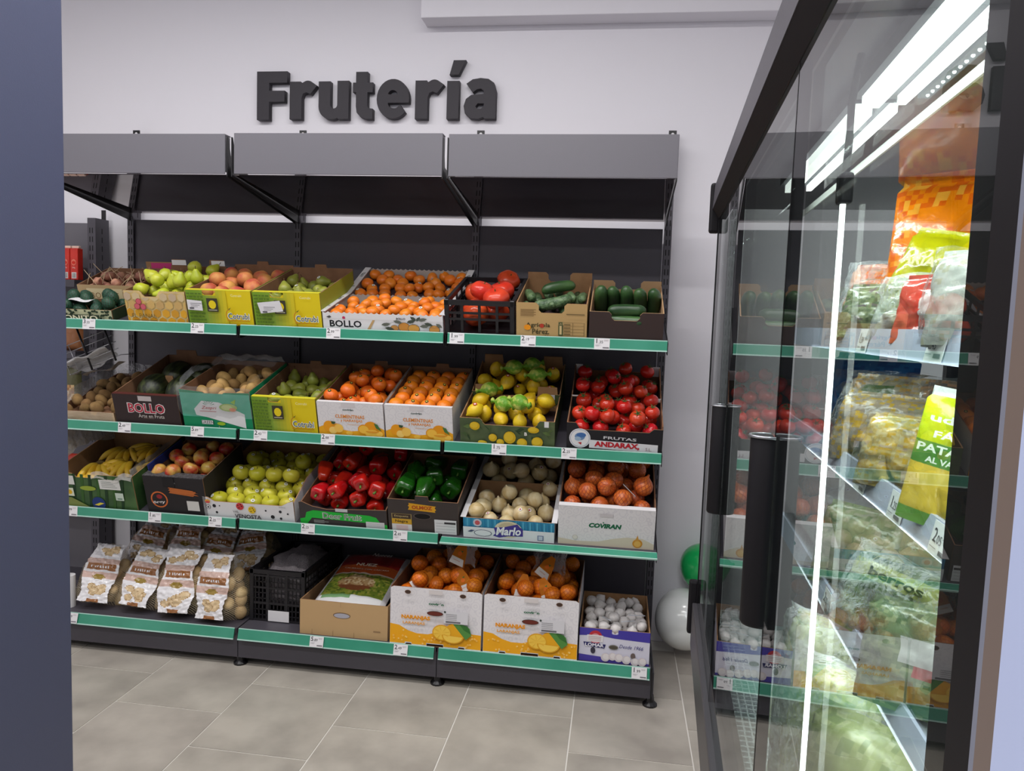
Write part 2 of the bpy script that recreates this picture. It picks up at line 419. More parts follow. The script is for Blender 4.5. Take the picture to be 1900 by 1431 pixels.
for x in (0, 1, 2, 3):
    bm = bmesh.new(); tube(bm, [(x, -.625, 0), (x, -.625, .008), (x, -.625, .02), (x, -.625, .05)], [.034, .034, .02, .016], 14)
    obj('foot', from_bm(bm, 'foot'), m_black, gd)
    box('base_leg', (x-.012, x+.012, -.64, .05, .03, .16), m_grey, gd)
box('end_plate', (2.998, 3.003, -.662, 0, .05, .19), m_black, gd)
# canopy
m_mirror = M('dusty_mirror', (186, 180, 178), .03, metal=1.0, rgb2=(160, 150, 146), nscale=2.2)
for b, (xa, xb, za, zb, ya) in enumerate(((-.02, .978, 2.356, 2.534, -.748), (1.022, 1.986, 2.356, 2.537, -.750), (2.013, 2.992, 2.354, 2.534, -.748))):
    c = box('canopy_panel', (xa, xb, ya, ya+.006, za, zb), m_greyl, gd, bevel=.0015, seg=1)
    box('canopy_flange', (xa, xb, ya+.006, ya+.05, zb-.006, zb-.001), m_greyl, c)
    for xx in (xa, xb-.004):
        box('canopy_flange', (xx, xx+.004, ya+.006, ya+.045, za+.01, zb-.01), m_greyl, c)
    # mirror sloping from the gap above the back panel to the foot of the canopy panel
    L_ = math.hypot(.69, .085)
    mm = Matrix.Translation((0, -.035, 2.268)) @ Matrix.Rotation(pi-math.atan2(.085, .69), 4, 'X')
    bm = bmesh.new(); bbox(bm, b+.016, b+.984, 0, L_, -.004, .0)
    obj('canopy_mirror', from_bm(bm, 'canopy_mirror'), [m_mirror], gd, mm)
for i, x in enumerate((0.0, 1.0, 2.0, 3.0)):
    me = extrude_poly([(0, 2.225), (0, 2.285), (-.70, 2.40), (-.735, 2.52), (-.745, 2.52), (-.745, 2.345), (-.05, 2.235)], .004, 'canopy_arm')
    for dx in ((-.012, .010) if 0 < i < 3 else ((.004,) if i == 0 else (-.008,))):
        obj('canopy_arm', me, [m_black, m_black], gd, Matrix.Translation((x+dx, 0, 0)) @ Matrix.Rotation(pi/2, 4, 'Z') @ Matrix.Scale(1, 4))

# ------------------------------------------------------------------ price tags
def tag(s, x, num, label, z=None, yoff=0.0, tilt=None):
    zc = (SHZ[s]-.012 if s < 4 else .172) if z is None else z
    y = (YF-.0135 if s < 4 else -.682)+yoff
    t = empty('price_tag', label, 'price tag', Matrix.Translation((x, y, zc)) @ Matrix.Rotation(rad(-4 if s < 4 else -16) if tilt is None else tilt, 4, 'X'), 'price tags on the green rails')
    box('card', (-.034, .034, -.0006, .0006, -.025, .025), m_white, t)
    d = Deco(.068, .05)
    a, c = num.split('.')
    d.text(a, .16, .25, .40, (54, 52, 56), bold=.01); d.text('.'+c, .42, .17, .24, (80, 78, 82))
    d.rect(.62, .34, .92, .37, (196, 190, 194)); d.rect(.62, .27, .88, .30, (196, 190, 194))
    d.rect(.08, -.10, .40, -.07, (190, 186, 190)); d.rect(.08, -.18, .32, -.15, (190, 186, 190)); d.rect(.55, -.36, .95, -.28, (110, 106, 112))
    d.build(t, -.0006)
for s, lst in {1: [(.232, '3.55', 'avocado tray'), (.797, '2.25', 'yellow honeycomb box'), (1.472, '2.99', 'white scalloped crates'), (2.056, '1.99', 'black crate of large tomatoes'), (2.381, '2.19', 'kraft cucumber box'), (2.709, '1.35', 'dark cucumber box')],
               2: [(.415, '2.49', 'dark melon box'), (.796, '5.89', 'green kiwi box'), (1.118, '2.43', 'middle-shelf pear box'), (1.453, '2.88', 'boxes of clementines'), (2.266, '1.75', 'lemon boxes'), (2.584, '2.25', 'vine tomato boxes')],
               3: [(.122, '1.99', 'banana box'), (.572, '1.85', 'black apple box'), (.888, '2.25', 'white ladybird box'), (1.36, '2.25', 'red pepper box'), (1.813, '2.85', 'green pepper box')],
               4: [(.124, '3.99', 'potato bags'), (1.416, '5.89', 'kraft nut carton'), (1.831, '2.49', 'net-bag orange boxes'), (2.943, '1.99', 'blue garlic box')]}.items():
    for x, num, w in lst:
        tag(s, x, num, 'white price tag %s on the green rail below the %s' % (num, w))

# ================================================================== BOXES
def bmat(s, x0, x1, v0, d, dt=0.0, lift=0.0, yaw=0.0):
    z = SHZ[s]; t = TILT if s < 4 else 0.0
    F = Matrix.Translation((0, YF, z)) @ Matrix.Rotation(t, 4, 'X')
    return F @ Matrix.Translation(((x0+x1)/2, v0, lift+.0008)) @ Matrix.Rotation(rad(yaw), 4, 'Z') @ Matrix.Rotation(rad(dt), 4, 'X') @ Matrix.Translation((0, d/2, 0))
def notch(w, h, a, b, dep, x0=None, x1=None):
    """front/back outline with a cut-out from fraction a..b, depth dep (m)"""
    x0 = -w/2; k = .012
    return [(x0, 0), (w/2, 0), (w/2, h), (x0+w*b+k, h), (x0+w*b, h-k), (x0+w*b, h-dep+k), (x0+w*b-k, h-dep), (x0+w*a+k, h-dep), (x0+w*a, h-dep+k), (x0+w*a, h-k), (x0+w*a-k, h), (x0, h)]
def rectp(w, h): return [(-w/2, 0), (w/2, 0), (w/2, h), (-w/2, h)]
def scallop(w, h, n=22, amp=.007):
    p = [(-w/2, 0), (w/2, 0)]
    for i in range(n*4+1):
        x = w/2-w*i/(n*4); p.append((x, h-amp*abs(sin(pi*i/4))))
    return p
def tabbed(w, h, tabs, th):
    p = [(-w/2, 0), (w/2, 0), (w/2, h)]
    for a, b in sorted(tabs, reverse=True):
        xa, xb = -w/2+w*a, -w/2+w*b
        p += [(xb, h), (xb-.004, h+th), (xa+.004, h+th), (xa, h)]
    return p+[(-w/2, h)]
class Bx: pass
def carton(name, label, s, x0, x1, h, d, v0=.012, outer=None, inner=None, front=None, back=None, side=None, hb=None, dt=0.0, lift=0.0, yaw=0.0, rim=None, rimmat=None, tray=.05, t=.005, cat='box', sideouter=None, tabs=None):
    """an open card box made of panels; returns it with its matrix and inner sizes"""
    w = x1-x0-.004; hb = hb or h
    mat = bmat(s, x0, x1, v0, d, dt, lift, yaw)
    e = empty(name, label, cat, mat)
    outer = outer or m_kraft; inner = inner or m_kraftd; so_ = sideouter or outer
    fp = obj('front_panel', extrude_poly(front or rectp(w, h), t), [outer, inner], e, Matrix.Translation((0, -d/2, 0)))
    bp = obj('back_panel', extrude_poly(back or rectp(w, hb), t), [so_, inner], e, Matrix.Translation((0, d/2, 0)) @ Matrix.Rotation(pi, 4, 'Z'))
    sd = side or [(-d/2+t, 0), (d/2-t, 0), (d/2-t, hb), (-d/2+t, h)]
    me = extrude_poly([(-x, z) for x, z in reversed(sd)], t, 'side_panel'); me2 = extrude_poly(sd, t, 'side_panel')
    obj('side_panel', me, [so_, inner], e, Matrix.Translation((-w/2, 0, 0)) @ Matrix.Rotation(-pi/2, 4, 'Z'))
    obj('side_panel', me2, [so_, inner], e, Matrix.Translation((w/2, 0, 0)) @ Matrix.Rotation(pi/2, 4, 'Z'))
    box('base_panel', (-w/2+t, w/2-t, -d/2+t, d/2-t, .0, .004), inner, e)
    if tray > .006: box('tray_insert', (-w/2+t+.001, w/2-t-.001, -d/2+t+.001, d/2-t-.001, tray-.006, tray), m_tray, e)
    if rim:                                             # folded lip along the top of the front panel
        o = box('folded_lip', (-w/2+.001, w/2-.001, -d/2, -d/2+rim, h-.0005, h+.003), rimmat or outer, e)
    r = Bx(); r.e = e; r.mat = mat; r.w = w; r.d = d; r.h = h; r.t = t; r.tray = tray; r.front = fp
    r.deco = Deco(w, h); r.y = -d/2
    return r
def done(b): b.deco.build(b.e, b.y)

# ------------------------------------------------------------------ produce meshes
def prof_sphere(R, n=9, sq=1.0): return [(R*sin(pi*i/n), -R*cos(pi*i/n)*sq) for i in range(n+1)]
def lumpy(me, amp, fr, seed=0):
    for v in me.vertices:
        q = mnoise.noise(v.co*fr+Vector((seed*3.1, seed*1.7, seed))); v.co *= 1+amp*q
    return me
def apple_prof(R, n=12, sq=.88, dim=.24):
    p = []
    for i in range(n+1):
        a = pi*i/n; r = R*sin(a)*(1+.05*cos(a)*-1); z = -R*cos(a)*sq; sg_ = -1 if a < pi/2 else 1
        z -= sg_*R*dim*math.exp(-(sin(a)/.30)**2); p.append((max(r, 0) if 0 < i < n else 0, z))
    return p
def pear_prof(R):
    return [(0, -.86*R), (.35*R, -.95*R), (.75*R, -.75*R), (.98*R, -.3*R), (.98*R, .1*R), (.82*R, .5*R), (.58*R, .85*R), (.42*R, 1.15*R), (.3*R, 1.35*R), (.14*R, 1.45*R), (0, 1.43*R)]
def lemon_prof(R):
    return [(0, -1.42*R), (.12*R, -1.38*R), (.25*R, -1.2*R), (.55*R, -.98*R), (.85*R, -.6*R), (1.0*R, -.1*R), (.97*R, .35*R), (.8*R, .75*R), (.5*R, 1.05*R), (.25*R, 1.22*R), (.1*R, 1.33*R), (0, 1.33*R)]
def onion_prof(R):
    return [(0, -.9*R), (.2*R, -.9*R), (.6*R, -.75*R), (.93*R, -.35*R), (1.0*R, .05*R), (.9*R, .45*R), (.62*R, .78*R), (.3*R, .98*R), (.14*R, 1.15*R), (.1*R, 1.35*R), (0, 1.37*R)]
def pepper_prof(R):
    return [(0, -1.55*R), (.22*R, -1.62*R), (.5*R, -1.5*R), (.68*R, -1.05*R), (.82*R, -.4*R), (.95*R, .3*R), (.98*R, .75*R), (.82*R, 1.08*R), (.5*R, 1.16*R), (.25*R, 1.05*R), (0, .98*R)]
def bent(me, k):
    for v in me.vertices: v.co.x += k*(v.co.z**2)
    return me
def cuke_prof(R, L):
    p = [(0, -L)]
    for i in range(1, 5): a = pi/2*i/4; p.append((R*sin(a), -L+R*1.4*(1-cos(a))))
    p += [(R*1.03, -L*.4), (R*1.05, 0), (R, L*.4)]
    for i in range(4, 0, -1): a = pi/2*i/4; p.append((R*sin(a), L-R*1.4*(1-cos(a))))
    return p+[(0, L)]
class Kind: pass
KINDS = {}
def kind(key, name, me, mat, r, sticker=None, stem=None, ratio=1.0, upright_=False):
    me.materials.clear(); me.materials.append(mat)
    k = Kind(); k.name = name; k.me = me; k.r = r; k.ratio = ratio; k.sticker = sticker; k.stem = stem; k.up = upright_
    KINDS[key] = k; return k
def star(R, n=5, z=0.0, lift=.004, mat=None, name='calyx'):
    bm = bmesh.new(); c = bm.verts.new((0, 0, z+.001)); ring = []
    for i in range(n*2):
        a = pi*i/n; q = R if i % 2 == 0 else R*.22
        ring.append(bm.verts.new((q*cos(a), q*sin(a), z+(lift if i % 2 == 0 else 0))))
    for i in range(n*2): bm.faces.new((c, ring[i], ring[(i+1) % (n*2)]))
    tube(bm, [(0, 0, z), (.002, 0, z+.012)], .0022, 5)
    me = from_bm(bm, name); me.materials.append(mat); return me
def stemm(r, z0, z1, mat, name='stem'):
    bm = bmesh.new(); tube(bm, [(0, 0, z0), (.001, .001, (z0+z1)/2), (.003, 0, z1)], [r, r*.8, r], 6)
    me = from_bm(bm, name, True); me.materials.append(mat); return me
def disc(r, mat, ring=None):
    bm = bmesh.new(); bmesh.ops.create_circle(bm, cap_ends=True, radius=r, segments=12)
    if ring:
        for f in bm.faces: f.material_index = 0
        res = bmesh.ops.create_circle(bm, cap_ends=True, radius=r*.5, segments=10, matrix=Matrix.Translation((0, 0, .0004)))
        fs = [f for f in bm.faces if f.calc_area() < pi*r*r*.5]
        for f in fs: f.material_index = 1
    me = bpy.data.meshes.new('sticker'); bm.to_mesh(me); bm.free(); me.materials.append(mat)
    if ring: me.materials.append(ring)
    return me
m_calyx = M('tomato_calyx_green', (62, 92, 38), .7)
m_stem = M('brown_stem', (88, 64, 38), .8)
st_white = disc(.0085, m_white, C((150, 160, 110))); st_dark = disc(.008, C((46, 60, 44)), C((214, 190, 60))); st_wr = disc(.009, C((232, 230, 228)), C((176, 60, 60)))
st_red = disc(.010, C((196, 60, 54)), C((240, 236, 228)))
kind('golden', 'golden_apple', revolve(apple_prof(.041), 18), M('golden_apple_skin', (184, 180, 40), .32, rgb2=(208, 200, 66), nscale=9, var=.10), .041, st_white, stemm(.0016, .022, .040, m_stem))
kind('joya', 'red_apple', revolve(apple_prof(.038), 18), M('blushed_apple_skin', (176, 46, 34), .3, rgb2=(206, 172, 84), nscale=14, var=.10, contrast=(.42, .62)), .038, None, stemm(.0016, .02, .036, m_stem))
kind('peach', 'peach', revolve(apple_prof(.042, dim=.10, sq=.98), 16), M('peach_skin', (190, 84, 62), .6, rgb2=(222, 160, 82), nscale=12, var=.10, contrast=(.38, .62)), .042)
kind('ypear', 'yellow_pear', revolve(pear_prof(.034), 16), M('yellow_green_pear_skin', (172, 186, 40), .38, rgb2=(198, 202, 62), nscale=12, var=.08), .040, None, stemm(.002, .045, .066, m_stem), 1.3)
kind('gpear', 'green_pear', revolve(pear_prof(.032), 16), M('olive_pear_skin', (128, 140, 46), .42, rgb2=(158, 160, 66), nscale=22, var=.10), .034, st_white, stemm(.002, .042, .062, m_stem), 1.25)
kind('mandarin', 'mandarin', lumpy(revolve(apple_prof(.031, sq=.86, dim=.10), 16), .03, 40), M('mandarin_peel', (236, 122, 26), .36, rgb2=(244, 142, 40), nscale=18, bump=.12, bscale=240, var=.07), .031, st_white)
kind('orange', 'orange', revolve(apple_prof(.037, sq=.96, dim=.05), 18), M('orange_peel', (236, 124, 22), .38, rgb2=(244, 142, 34), nscale=14, bump=.14, bscale=220, var=.06), .037, st_dark)
kind('clem', 'clementine', lumpy(revolve(apple_prof(.035, sq=.92, dim=.07), 18), .03, 35), M('clementine_peel', (226, 98, 24), .36, rgb2=(236, 122, 32), nscale=14, bump=.14, bscale=220, var=.08), .035, st_dark)
kind('beef', 'large_tomato', revolve(apple_prof(.052, sq=.8, dim=.20), 20, 6, .05), M('beef_tomato_skin', (206, 56, 34), .25, rgb2=(222, 84, 46), nscale=9, var=.08), .053, None, star(.022, 6, .030, .004, m_calyx))
kind('tomato', 'vine_tomato', revolve(apple_prof(.036, sq=.88, dim=.10), 18), M('vine_tomato_skin', (190, 34, 26), .2, rgb2=(204, 52, 34), nscale=8, var=.10), .0380, None, star(.024, 5, .030, .008, m_calyx))
kind('kiwi', 'kiwi_fruit', revolve([(r*.84, z*1.12) for r, z in prof_sphere(.032, 10)], 14), M('kiwi_skin', (122, 92, 54), .9, rgb2=(146, 114, 70), nscale=30, bump=.2, bscale=300, var=.12), .031, None, None, 1.25)
kind('gkiwi', 'golden_kiwi', revolve([(r*.9, z*1.2) for r, z in prof_sphere(.033, 10)], 14), M('golden_kiwi_skin', (168, 132, 76), .75, rgb2=(190, 152, 92), nscale=30, bump=.12, bscale=260, var=.10), .033, None, None, 1.25)
kind('lemon', 'lemon', revolve(lemon_prof(.034), 16), M('lemon_peel', (226, 186, 24), .38, rgb2=(236, 202, 44), nscale=14, bump=.14, bscale=190, var=.06), .041, st_red, None, 1.3)
kind('wonion', 'white_onion', revolve(onion_prof(.042), 18), M('pale_onion_skin', (206, 178, 122), .38, rgb2=(230, 214, 174), nscale=10, var=.08, stretch=(3, 3, .6)), .043, st_wr)
kind('onion', 'brown_onion', revolve(onion_prof(.043), 18), M('brown_onion_skin', (196, 84, 30), .36, rgb2=(212, 112, 46), nscale=12, var=.10, stretch=(3, 3, .6)), .044)
kind('rpepper', 'red_pepper', revolve(pepper_prof(.040), 24, 4, .09), M('red_pepper_skin', (172, 20, 20), .16, rgb2=(200, 36, 22), nscale=7, var=.12, coat=.3), .044, None, stemm(.0055, .036, .062, M('pepper_stem', (84, 122, 44), .6)), 1.45)
kind('gpepper', 'green_pepper', revolve(pepper_prof(.046), 24, 4, .11), M('green_pepper_skin', (16, 60, 14), .16, rgb2=(34, 92, 18), nscale=7, var=.12, coat=.3), .050, None, stemm(.0055, .040, .066, M('pepper_stem', (84, 122, 44), .6)), 1.45)
kind('cuke', 'cucumber', bent(revolve(cuke_prof(.026, .085), 14), 1.2), M('cucumber_skin', (34, 66, 34), .36, rgb2=(70, 104, 56), nscale=20, bump=.1, bscale=120, var=.12, stretch=(1, 1, .25)), .027, None, None, 3.2)
kind('pickle', 'ridged_cucumber', bent(lumpy(revolve(cuke_prof(.021, .07), 14), .08, 120), 1.5), M('ridged_cucumber_skin', (54, 84, 50), .42, rgb2=(108, 134, 92), nscale=60, bump=.4, bscale=160, var=.10), .0265, None, None, 3.2)
kind('melon', 'melon', revolve([(r, z*1.35) for r, z in prof_sphere(.078, 14)], 24, 10, .015), M('dark_striped_melon_rind', (22, 28, 16), .45, rgb2=(58, 66, 32), nscale=60, stretch=(1, 1, .12), contrast=(.42, .62), bump=.15, bscale=90), .078, None, None, 1.35)
kind('garlic', 'garlic_bulb', revolve([(0, -.02), (.012, -.0215), (.023, -.014), (.026, -.002), (.022, .011), (.012, .020), (.006, .024), (.0045, .028), (0, .029)], 20, 8, .07), M('garlic_skin', (216, 208, 204), .5, rgb2=(232, 228, 226), nscale=14, var=.05, stretch=(3, 3, .5)), .026)
kind('rgarlic', 'purple_garlic', revolve([(0, -.02), (.012, -.0215), (.023, -.014), (.026, -.002), (.022, .011), (.012, .020), (.006, .026), (.0045, .05), (0, .051)], 20, 8, .07), M('purple_garlic_skin', (150, 92, 78), .6, rgb2=(190, 140, 112), nscale=14, var=.10, stretch=(3, 3, .5)), .030)
kind('avocado', 'avocado', lumpy(revolve([(r, z*1.2) for r, z in prof_sphere(.03, 10)], 14), .04, 40), M('avocado_skin', (30, 44, 30), .5, rgb2=(52, 66, 44), nscale=30, bump=.3, bscale=200), .031, None, None, 1.2)
kind('potato', 'potato', lumpy(revolve([(r, z*1.25) for r, z in prof_sphere(.03, 10)], 14), .12, 22), M('potato_skin', (212, 178, 122), .65, rgb2=(228, 198, 144), nscale=20, var=.06), .033, None, None, 1.2)

def settle(W, D, z0, r, n, rng, ky=1.0, tries=240, zmax=None, order='low', jit=.06):
    """drop n balls into a W x D tray; long axis along y is packed in squeezed space"""
    P = []; Dq = D/ky
    for i in range(n):
        rr = r*(1+rng.uniform(-jit, jit)); best = None
        for _ in range(tries):
            x = rng.uniform(-W/2+rr, W/2-rr); y = rng.uniform(-Dq/2+rr, Dq/2-rr); z = z0+rr
            for (a, b, c, q) in P:
                dd = (a-x)**2+(b-y)**2; s = (q+rr)*.985
                if dd < s*s: z = max(z, c+math.sqrt(s*s-dd))
            if best is None or z < best[2]: best = (x, y, z, rr)
        if zmax and best[2]+rr > zmax: continue
        P.append(best)
    return [(x, y*ky, z, q) for x, y, z, q in P]
def put(kk, mat, label, group, cat, rot=None, scale=1.0, sticker=False, rng=RNG, stem=True):
    k = KINDS[kk]
    o = bpy.data.objects.new(k.name, k.me); COL.objects.link(o); o.matrix_world = mat
    setp(o, label, cat, group)
    if k.stem is not None and stem:
        c = bpy.data.objects.new(k.stem.name.split('.')[0], k.stem); link(c, o)
    if sticker and k.sticker is not None:
        # sticker on the skin on the side that faces up and out of the box
        wi = (mat.to_3x3().normalized()).inverted() @ Vector((rng.uniform(-.5, .5), -.55, .75)).normalized()
        hit = None; best = -1
        for v in k.me.vertices:
            dd = v.co.dot(wi)
            if dd > best: best = dd; hit = v
        q = hit.normal.to_track_quat('Z', 'Y').to_matrix().to_4x4()
        c = bpy.data.objects.new('sticker', k.sticker); link(c, o); c.matrix_local = Matrix.Translation(hit.co+hit.normal*.0016) @ q
    return o
def rr(rng, mode):
    if mode == 'up': return Matrix.Rotation(rng.uniform(0, 6.28), 4, 'Z') @ Matrix.Rotation(rng.gauss(0, .35), 4, 'X') @ Matrix.Rotation(rng.gauss(0, .35), 4, 'Y')
    if mode == 'any':
        return Matrix.Rotation(rng.uniform(0, 6.28), 4, 'Z') @ Matrix.Rotation(rng.uniform(0, 3.14), 4, 'X') @ Matrix.Rotation(rng.uniform(0, 6.28), 4, 'Z')
    if mode == 'y':    # long axis along the box depth
        return Matrix.Rotation(rng.gauss(0, .16), 4, 'Z') @ Matrix.Rotation((pi/2 if rng.random() < .7 else -pi/2)+rng.gauss(0, .10), 4, 'X') @ Matrix.Rotation(rng.uniform(0, 6.28), 4, 'Z')
    if mode == 'x':
        return Matrix.Rotation(rng.gauss(0, .2), 4, 'Z') @ Matrix.Rotation(pi/2+rng.gauss(0, .12), 4, 'Y') @ Matrix.Rotation(rng.uniform(0, 6.28), 4, 'Z')
def fill(b, kk, n, label, group, cat, mode='any', seed=1, ky=1.0, st=.0, z0=None, y0=None, y1=None, zmax=None, rscale=1.0, stem=True, front=.006):
    rng = random.Random(seed); k = KINDS[kk]
    ya = (-b.d/2+b.t+front) if y0 is None else y0; yb = (b.d/2-b.t-.004) if y1 is None else y1
    pts = settle(b.w-2*b.t-.008, yb-ya, (b.tray if z0 is None else z0), k.r*rscale, n, rng, ky, zmax=zmax)
    for x, y, z, q in pts:
        mt = b.mat @ Matrix.Translation((x, y+(ya+yb)/2, z)) @ rr(rng, mode) @ Matrix.Scale(q/k.r, 4)
        put(kk, mt, label, group, cat, sticker=rng.random() < st, rng=rng, stem=stem)
    return pts
# BOXES_START
# ---------- shelf 1 ----------
# yellow honeycomb box
W_ = (236, 234, 232)
b = carton('fruit_box', 'yellow honeycomb-printed card box of yellow pears with pink berry mark', 1, .425, .742, .158, .42, outer=C((226, 200, 138)),
           front=notch(.313, .158, .30, .56, .028), back=tabbed(.313, .19, [(.03, .30), (.72, .98)], .035), hb=.17, tray=.085)
b.e['label'] = 'yellow honeycomb-printed card box of yellow pears with pink berry mark'
hw = .150; AS = .313/.158
for j in range(5):
    for i in range(9):
        cx = i*hw+(hw*.5 if j % 2 else 0)-.02; cy = .06+j*hw*.866*AS
        g = min(1, max(0, (cy-.25)/.5)); jit = ((i*7+j*13) % 5)*5
        col = (int(222-6*g-jit), int(160+34*g-jit), int(30+116*g))
        pp = [(cx+hw*.46*cos(pi/6+k*pi/3), cy+hw*.46*AS*sin(pi/6+k*pi/3)) for k in range(6)]
        pp = [(min(.995, max(.005, x)), min(.99, max(.005, y))) for x, y in pp]
        if cy > .70 and .22 < cx < .64: pp = [(x, min(y, .80)) for x, y in pp]
        if max(x for x, y in pp)-min(x for x, y in pp) > .02 and max(y for x, y in pp)-min(y for x, y in pp) > .03: b.deco.poly(pp, col)
for cx, cy in ((.24, .68), (.205, .53), (.305, .52)):
    b.deco.circ(cx, cy, .10, (150, 52, 66), 8); b.deco.circ(cx, cy, .085, (206, 96, 108), 8)
b.deco.text('EL PANAL', .30, .24, .13, (104, 84, 40), wid=.40); b.deco.rect(.12, .09, .50, .115, (128, 100, 50)); b.deco.rect(.12, .045, .42, .065, (128, 100, 50))
done(b)
o = box('white_label_tab', (-.146, -.066, .42/2-.006, .42/2-.0055, .195, .222), m_white, b.e); o = box('white_label_tab', (.076, .15, .42/2-.006, .42/2-.0055, .195, .222), m_white, b.e)
fill(b, 'ypear', 44, 'smooth yellow-green pear heaped in the honeycomb-printed box', 'yellow pears in the honeycomb box', 'pear', 'any', 3, zmax=.235, y0=-.20)
# avocado tray and garlic crate left of it
b = carton('fruit_tray', 'low dark green patterned tray of netted avocados', 1, .03, .345, .055, .21, outer=C((40, 58, 40)), tray=.006, inner=m_kraftd)
b.deco.rect(0, 0, 1, 1, (196, 198, 160))
rg = random.Random(4)
for k in range(70): cx, cy = rg.random(), rg.random(); b.deco.ell(cx, cy, .016+.02*rg.random(), .10, (38, 56, 38), 6)
b.deco.rect(.08, .05, .82, .62, (38, 56, 38)); b.deco.text('BONITO', .45, .33, .44, (226, 222, 190), wid=.66, bold=.02)
done(b); btray = b
b = carton('fruit_box', 'open card box of purple garlic with dried stems behind the avocado tray', 1, .0, .42, .12, .27, v0=.245, outer=C((176, 150, 110)), tray=.06, hb=.15)
o = box('pink_label', (.05, .17, .135-.0056, .135-.005, .155, .185), C((196, 60, 120)), b.e); o = box('card_flap', (.02, .19, .131, .135, .148, .19), m_kraft, b.e)
b.deco.rect(.12, .30, .60, .85, (206, 190, 150)); b.deco.text('BONNIE', .36, .55, .25, (130, 96, 60)); done(b)
pts = fill(b, 'rgarlic', 26, 'purple garlic bulb with dried stem in the open card box', 'purple garlic bulbs', 'garlic', 'any', 5)
m_straw = M('dry_straw', (196, 172, 136), .8)
rg = random.Random(9)
for k in range(26):
    x, y = rg.uniform(-.18, .18), rg.uniform(-.12, .12); a = rg.uniform(-1.2, 1.2); l = rg.uniform(.06, .14)
    p = [(x+sin(a)*l*t, y+.04*t, .115+.07*t-.02*(k % 3)*t*t) for t in (0, .35, .7, 1)]
    tube_obj('dried_stem', p, .0016, m_straw, b.e, 4)
# pear/peach boxes
def cotrubi(s, x0, x1, h, d, label, stick=None, tray=.09):
    b = carton('fruit_box', label, s, x0, x1, h, d, outer=C((226, 202, 26)), front=notch(x1-x0-.004, h, .25, .45, .022), back=tabbed(x1-x0-.004, h+.02, [(.42, .62)], .018), hb=h+.01, tray=tray, sideouter=C((150, 160, 48)), rim=.02, rimmat=C((214, 204, 50)))
    D = b.deco
    n = 12
    for i in range(n):
        t = i/(n-1); c = (int(122+t*30), int(160+t*12), int(44+t*30)) if t < .5 else (int(146+(t-.5)*130), int(168+(t-.5)*50), int(62-(t-.5)*50)); D.rect(i*.62/n, 0, (i+1.05)*.62/n, .86 if .25 < (i+.5)*.62/n < .46 else 1, c)
    rg = random.Random(int(x0*100))
    for r in range(10):
        x = .03
        while x < .26:
            l = .02+rg.random()*.05; D.rect(x, .05+r*.094, min(x+l, .28), .092+r*.094, (86, 116, 34)); x += l+.012
    D.rect(.33, .42, .50, .80, (62, 58, 44)); D.ell(.415, .62, .058, .125, (232, 206, 30), 10); D.text('\u2665', .415, .62, .1, (170, 150, 20)) if False else None
    D.rect(.35, .455, .48, .475, (200, 196, 170))
    D.ell(.655, .33, .05, .16, (196, 130, 26), 14); D.ell(.665, .33, .045, .145, (214, 198, 30), 14); D.poly([(.65, .50), (.70, .56), (.67, .49)], (70, 96, 40))
    D.text('Cotrubi', .80, .31, .17, (240, 240, 236), wid=.33, bold=.05); D.text('Cotrubi', .80, .31, .16, (60, 92, 110), wid=.32, bold=.01)
    D.rect(.62, .17, .96, .19, (196, 130, 26)); D.rect(.68, .11, .92, .125, (200, 150, 26)); D.rect(.72, .06, .88, .075, (200, 150, 26))
    D.text('Cotrubi', .80, .90, .07, (240, 236, 180))
    if stick:
        D.poly(stick, (226, 224, 228)); x, y = stick[0]
        for k in range(3): D.rect(x+.05, y+.08+k*.05, x+.16+.03*k, y+.095+k*.05, (150, 148, 154))
        D.rect(x+.03, y+.03, x+.10, y+.07, (90, 88, 94))
    done(b); return b
b = cotrubi(1, .745, 1.074, .170, .50, 'yellow-green card box of peaches on the top shelf', [(.03, .46), (.26, .44), (.26, .72), (.03, .75)], tray=.095)
fill(b, 'peach', 30, 'red and yellow blushed peach in the yellow-green top-shelf box', 'peaches on the top shelf', 'peach', 'up', 11, zmax=.215)
b = cotrubi(1, 1.080, 1.412, .170, .46, 'yellow-green card box of green pears on the top shelf with a slanted white sticker', [(.12, .42), (.46, .50), (.42, .80), (.08, .72)], tray=.075)
fill(b, 'gpear', 28, 'olive green pear in the top-shelf yellow-green box', 'green pears on the top shelf', 'pear', 'any', 12, st=.25, zmax=.18)
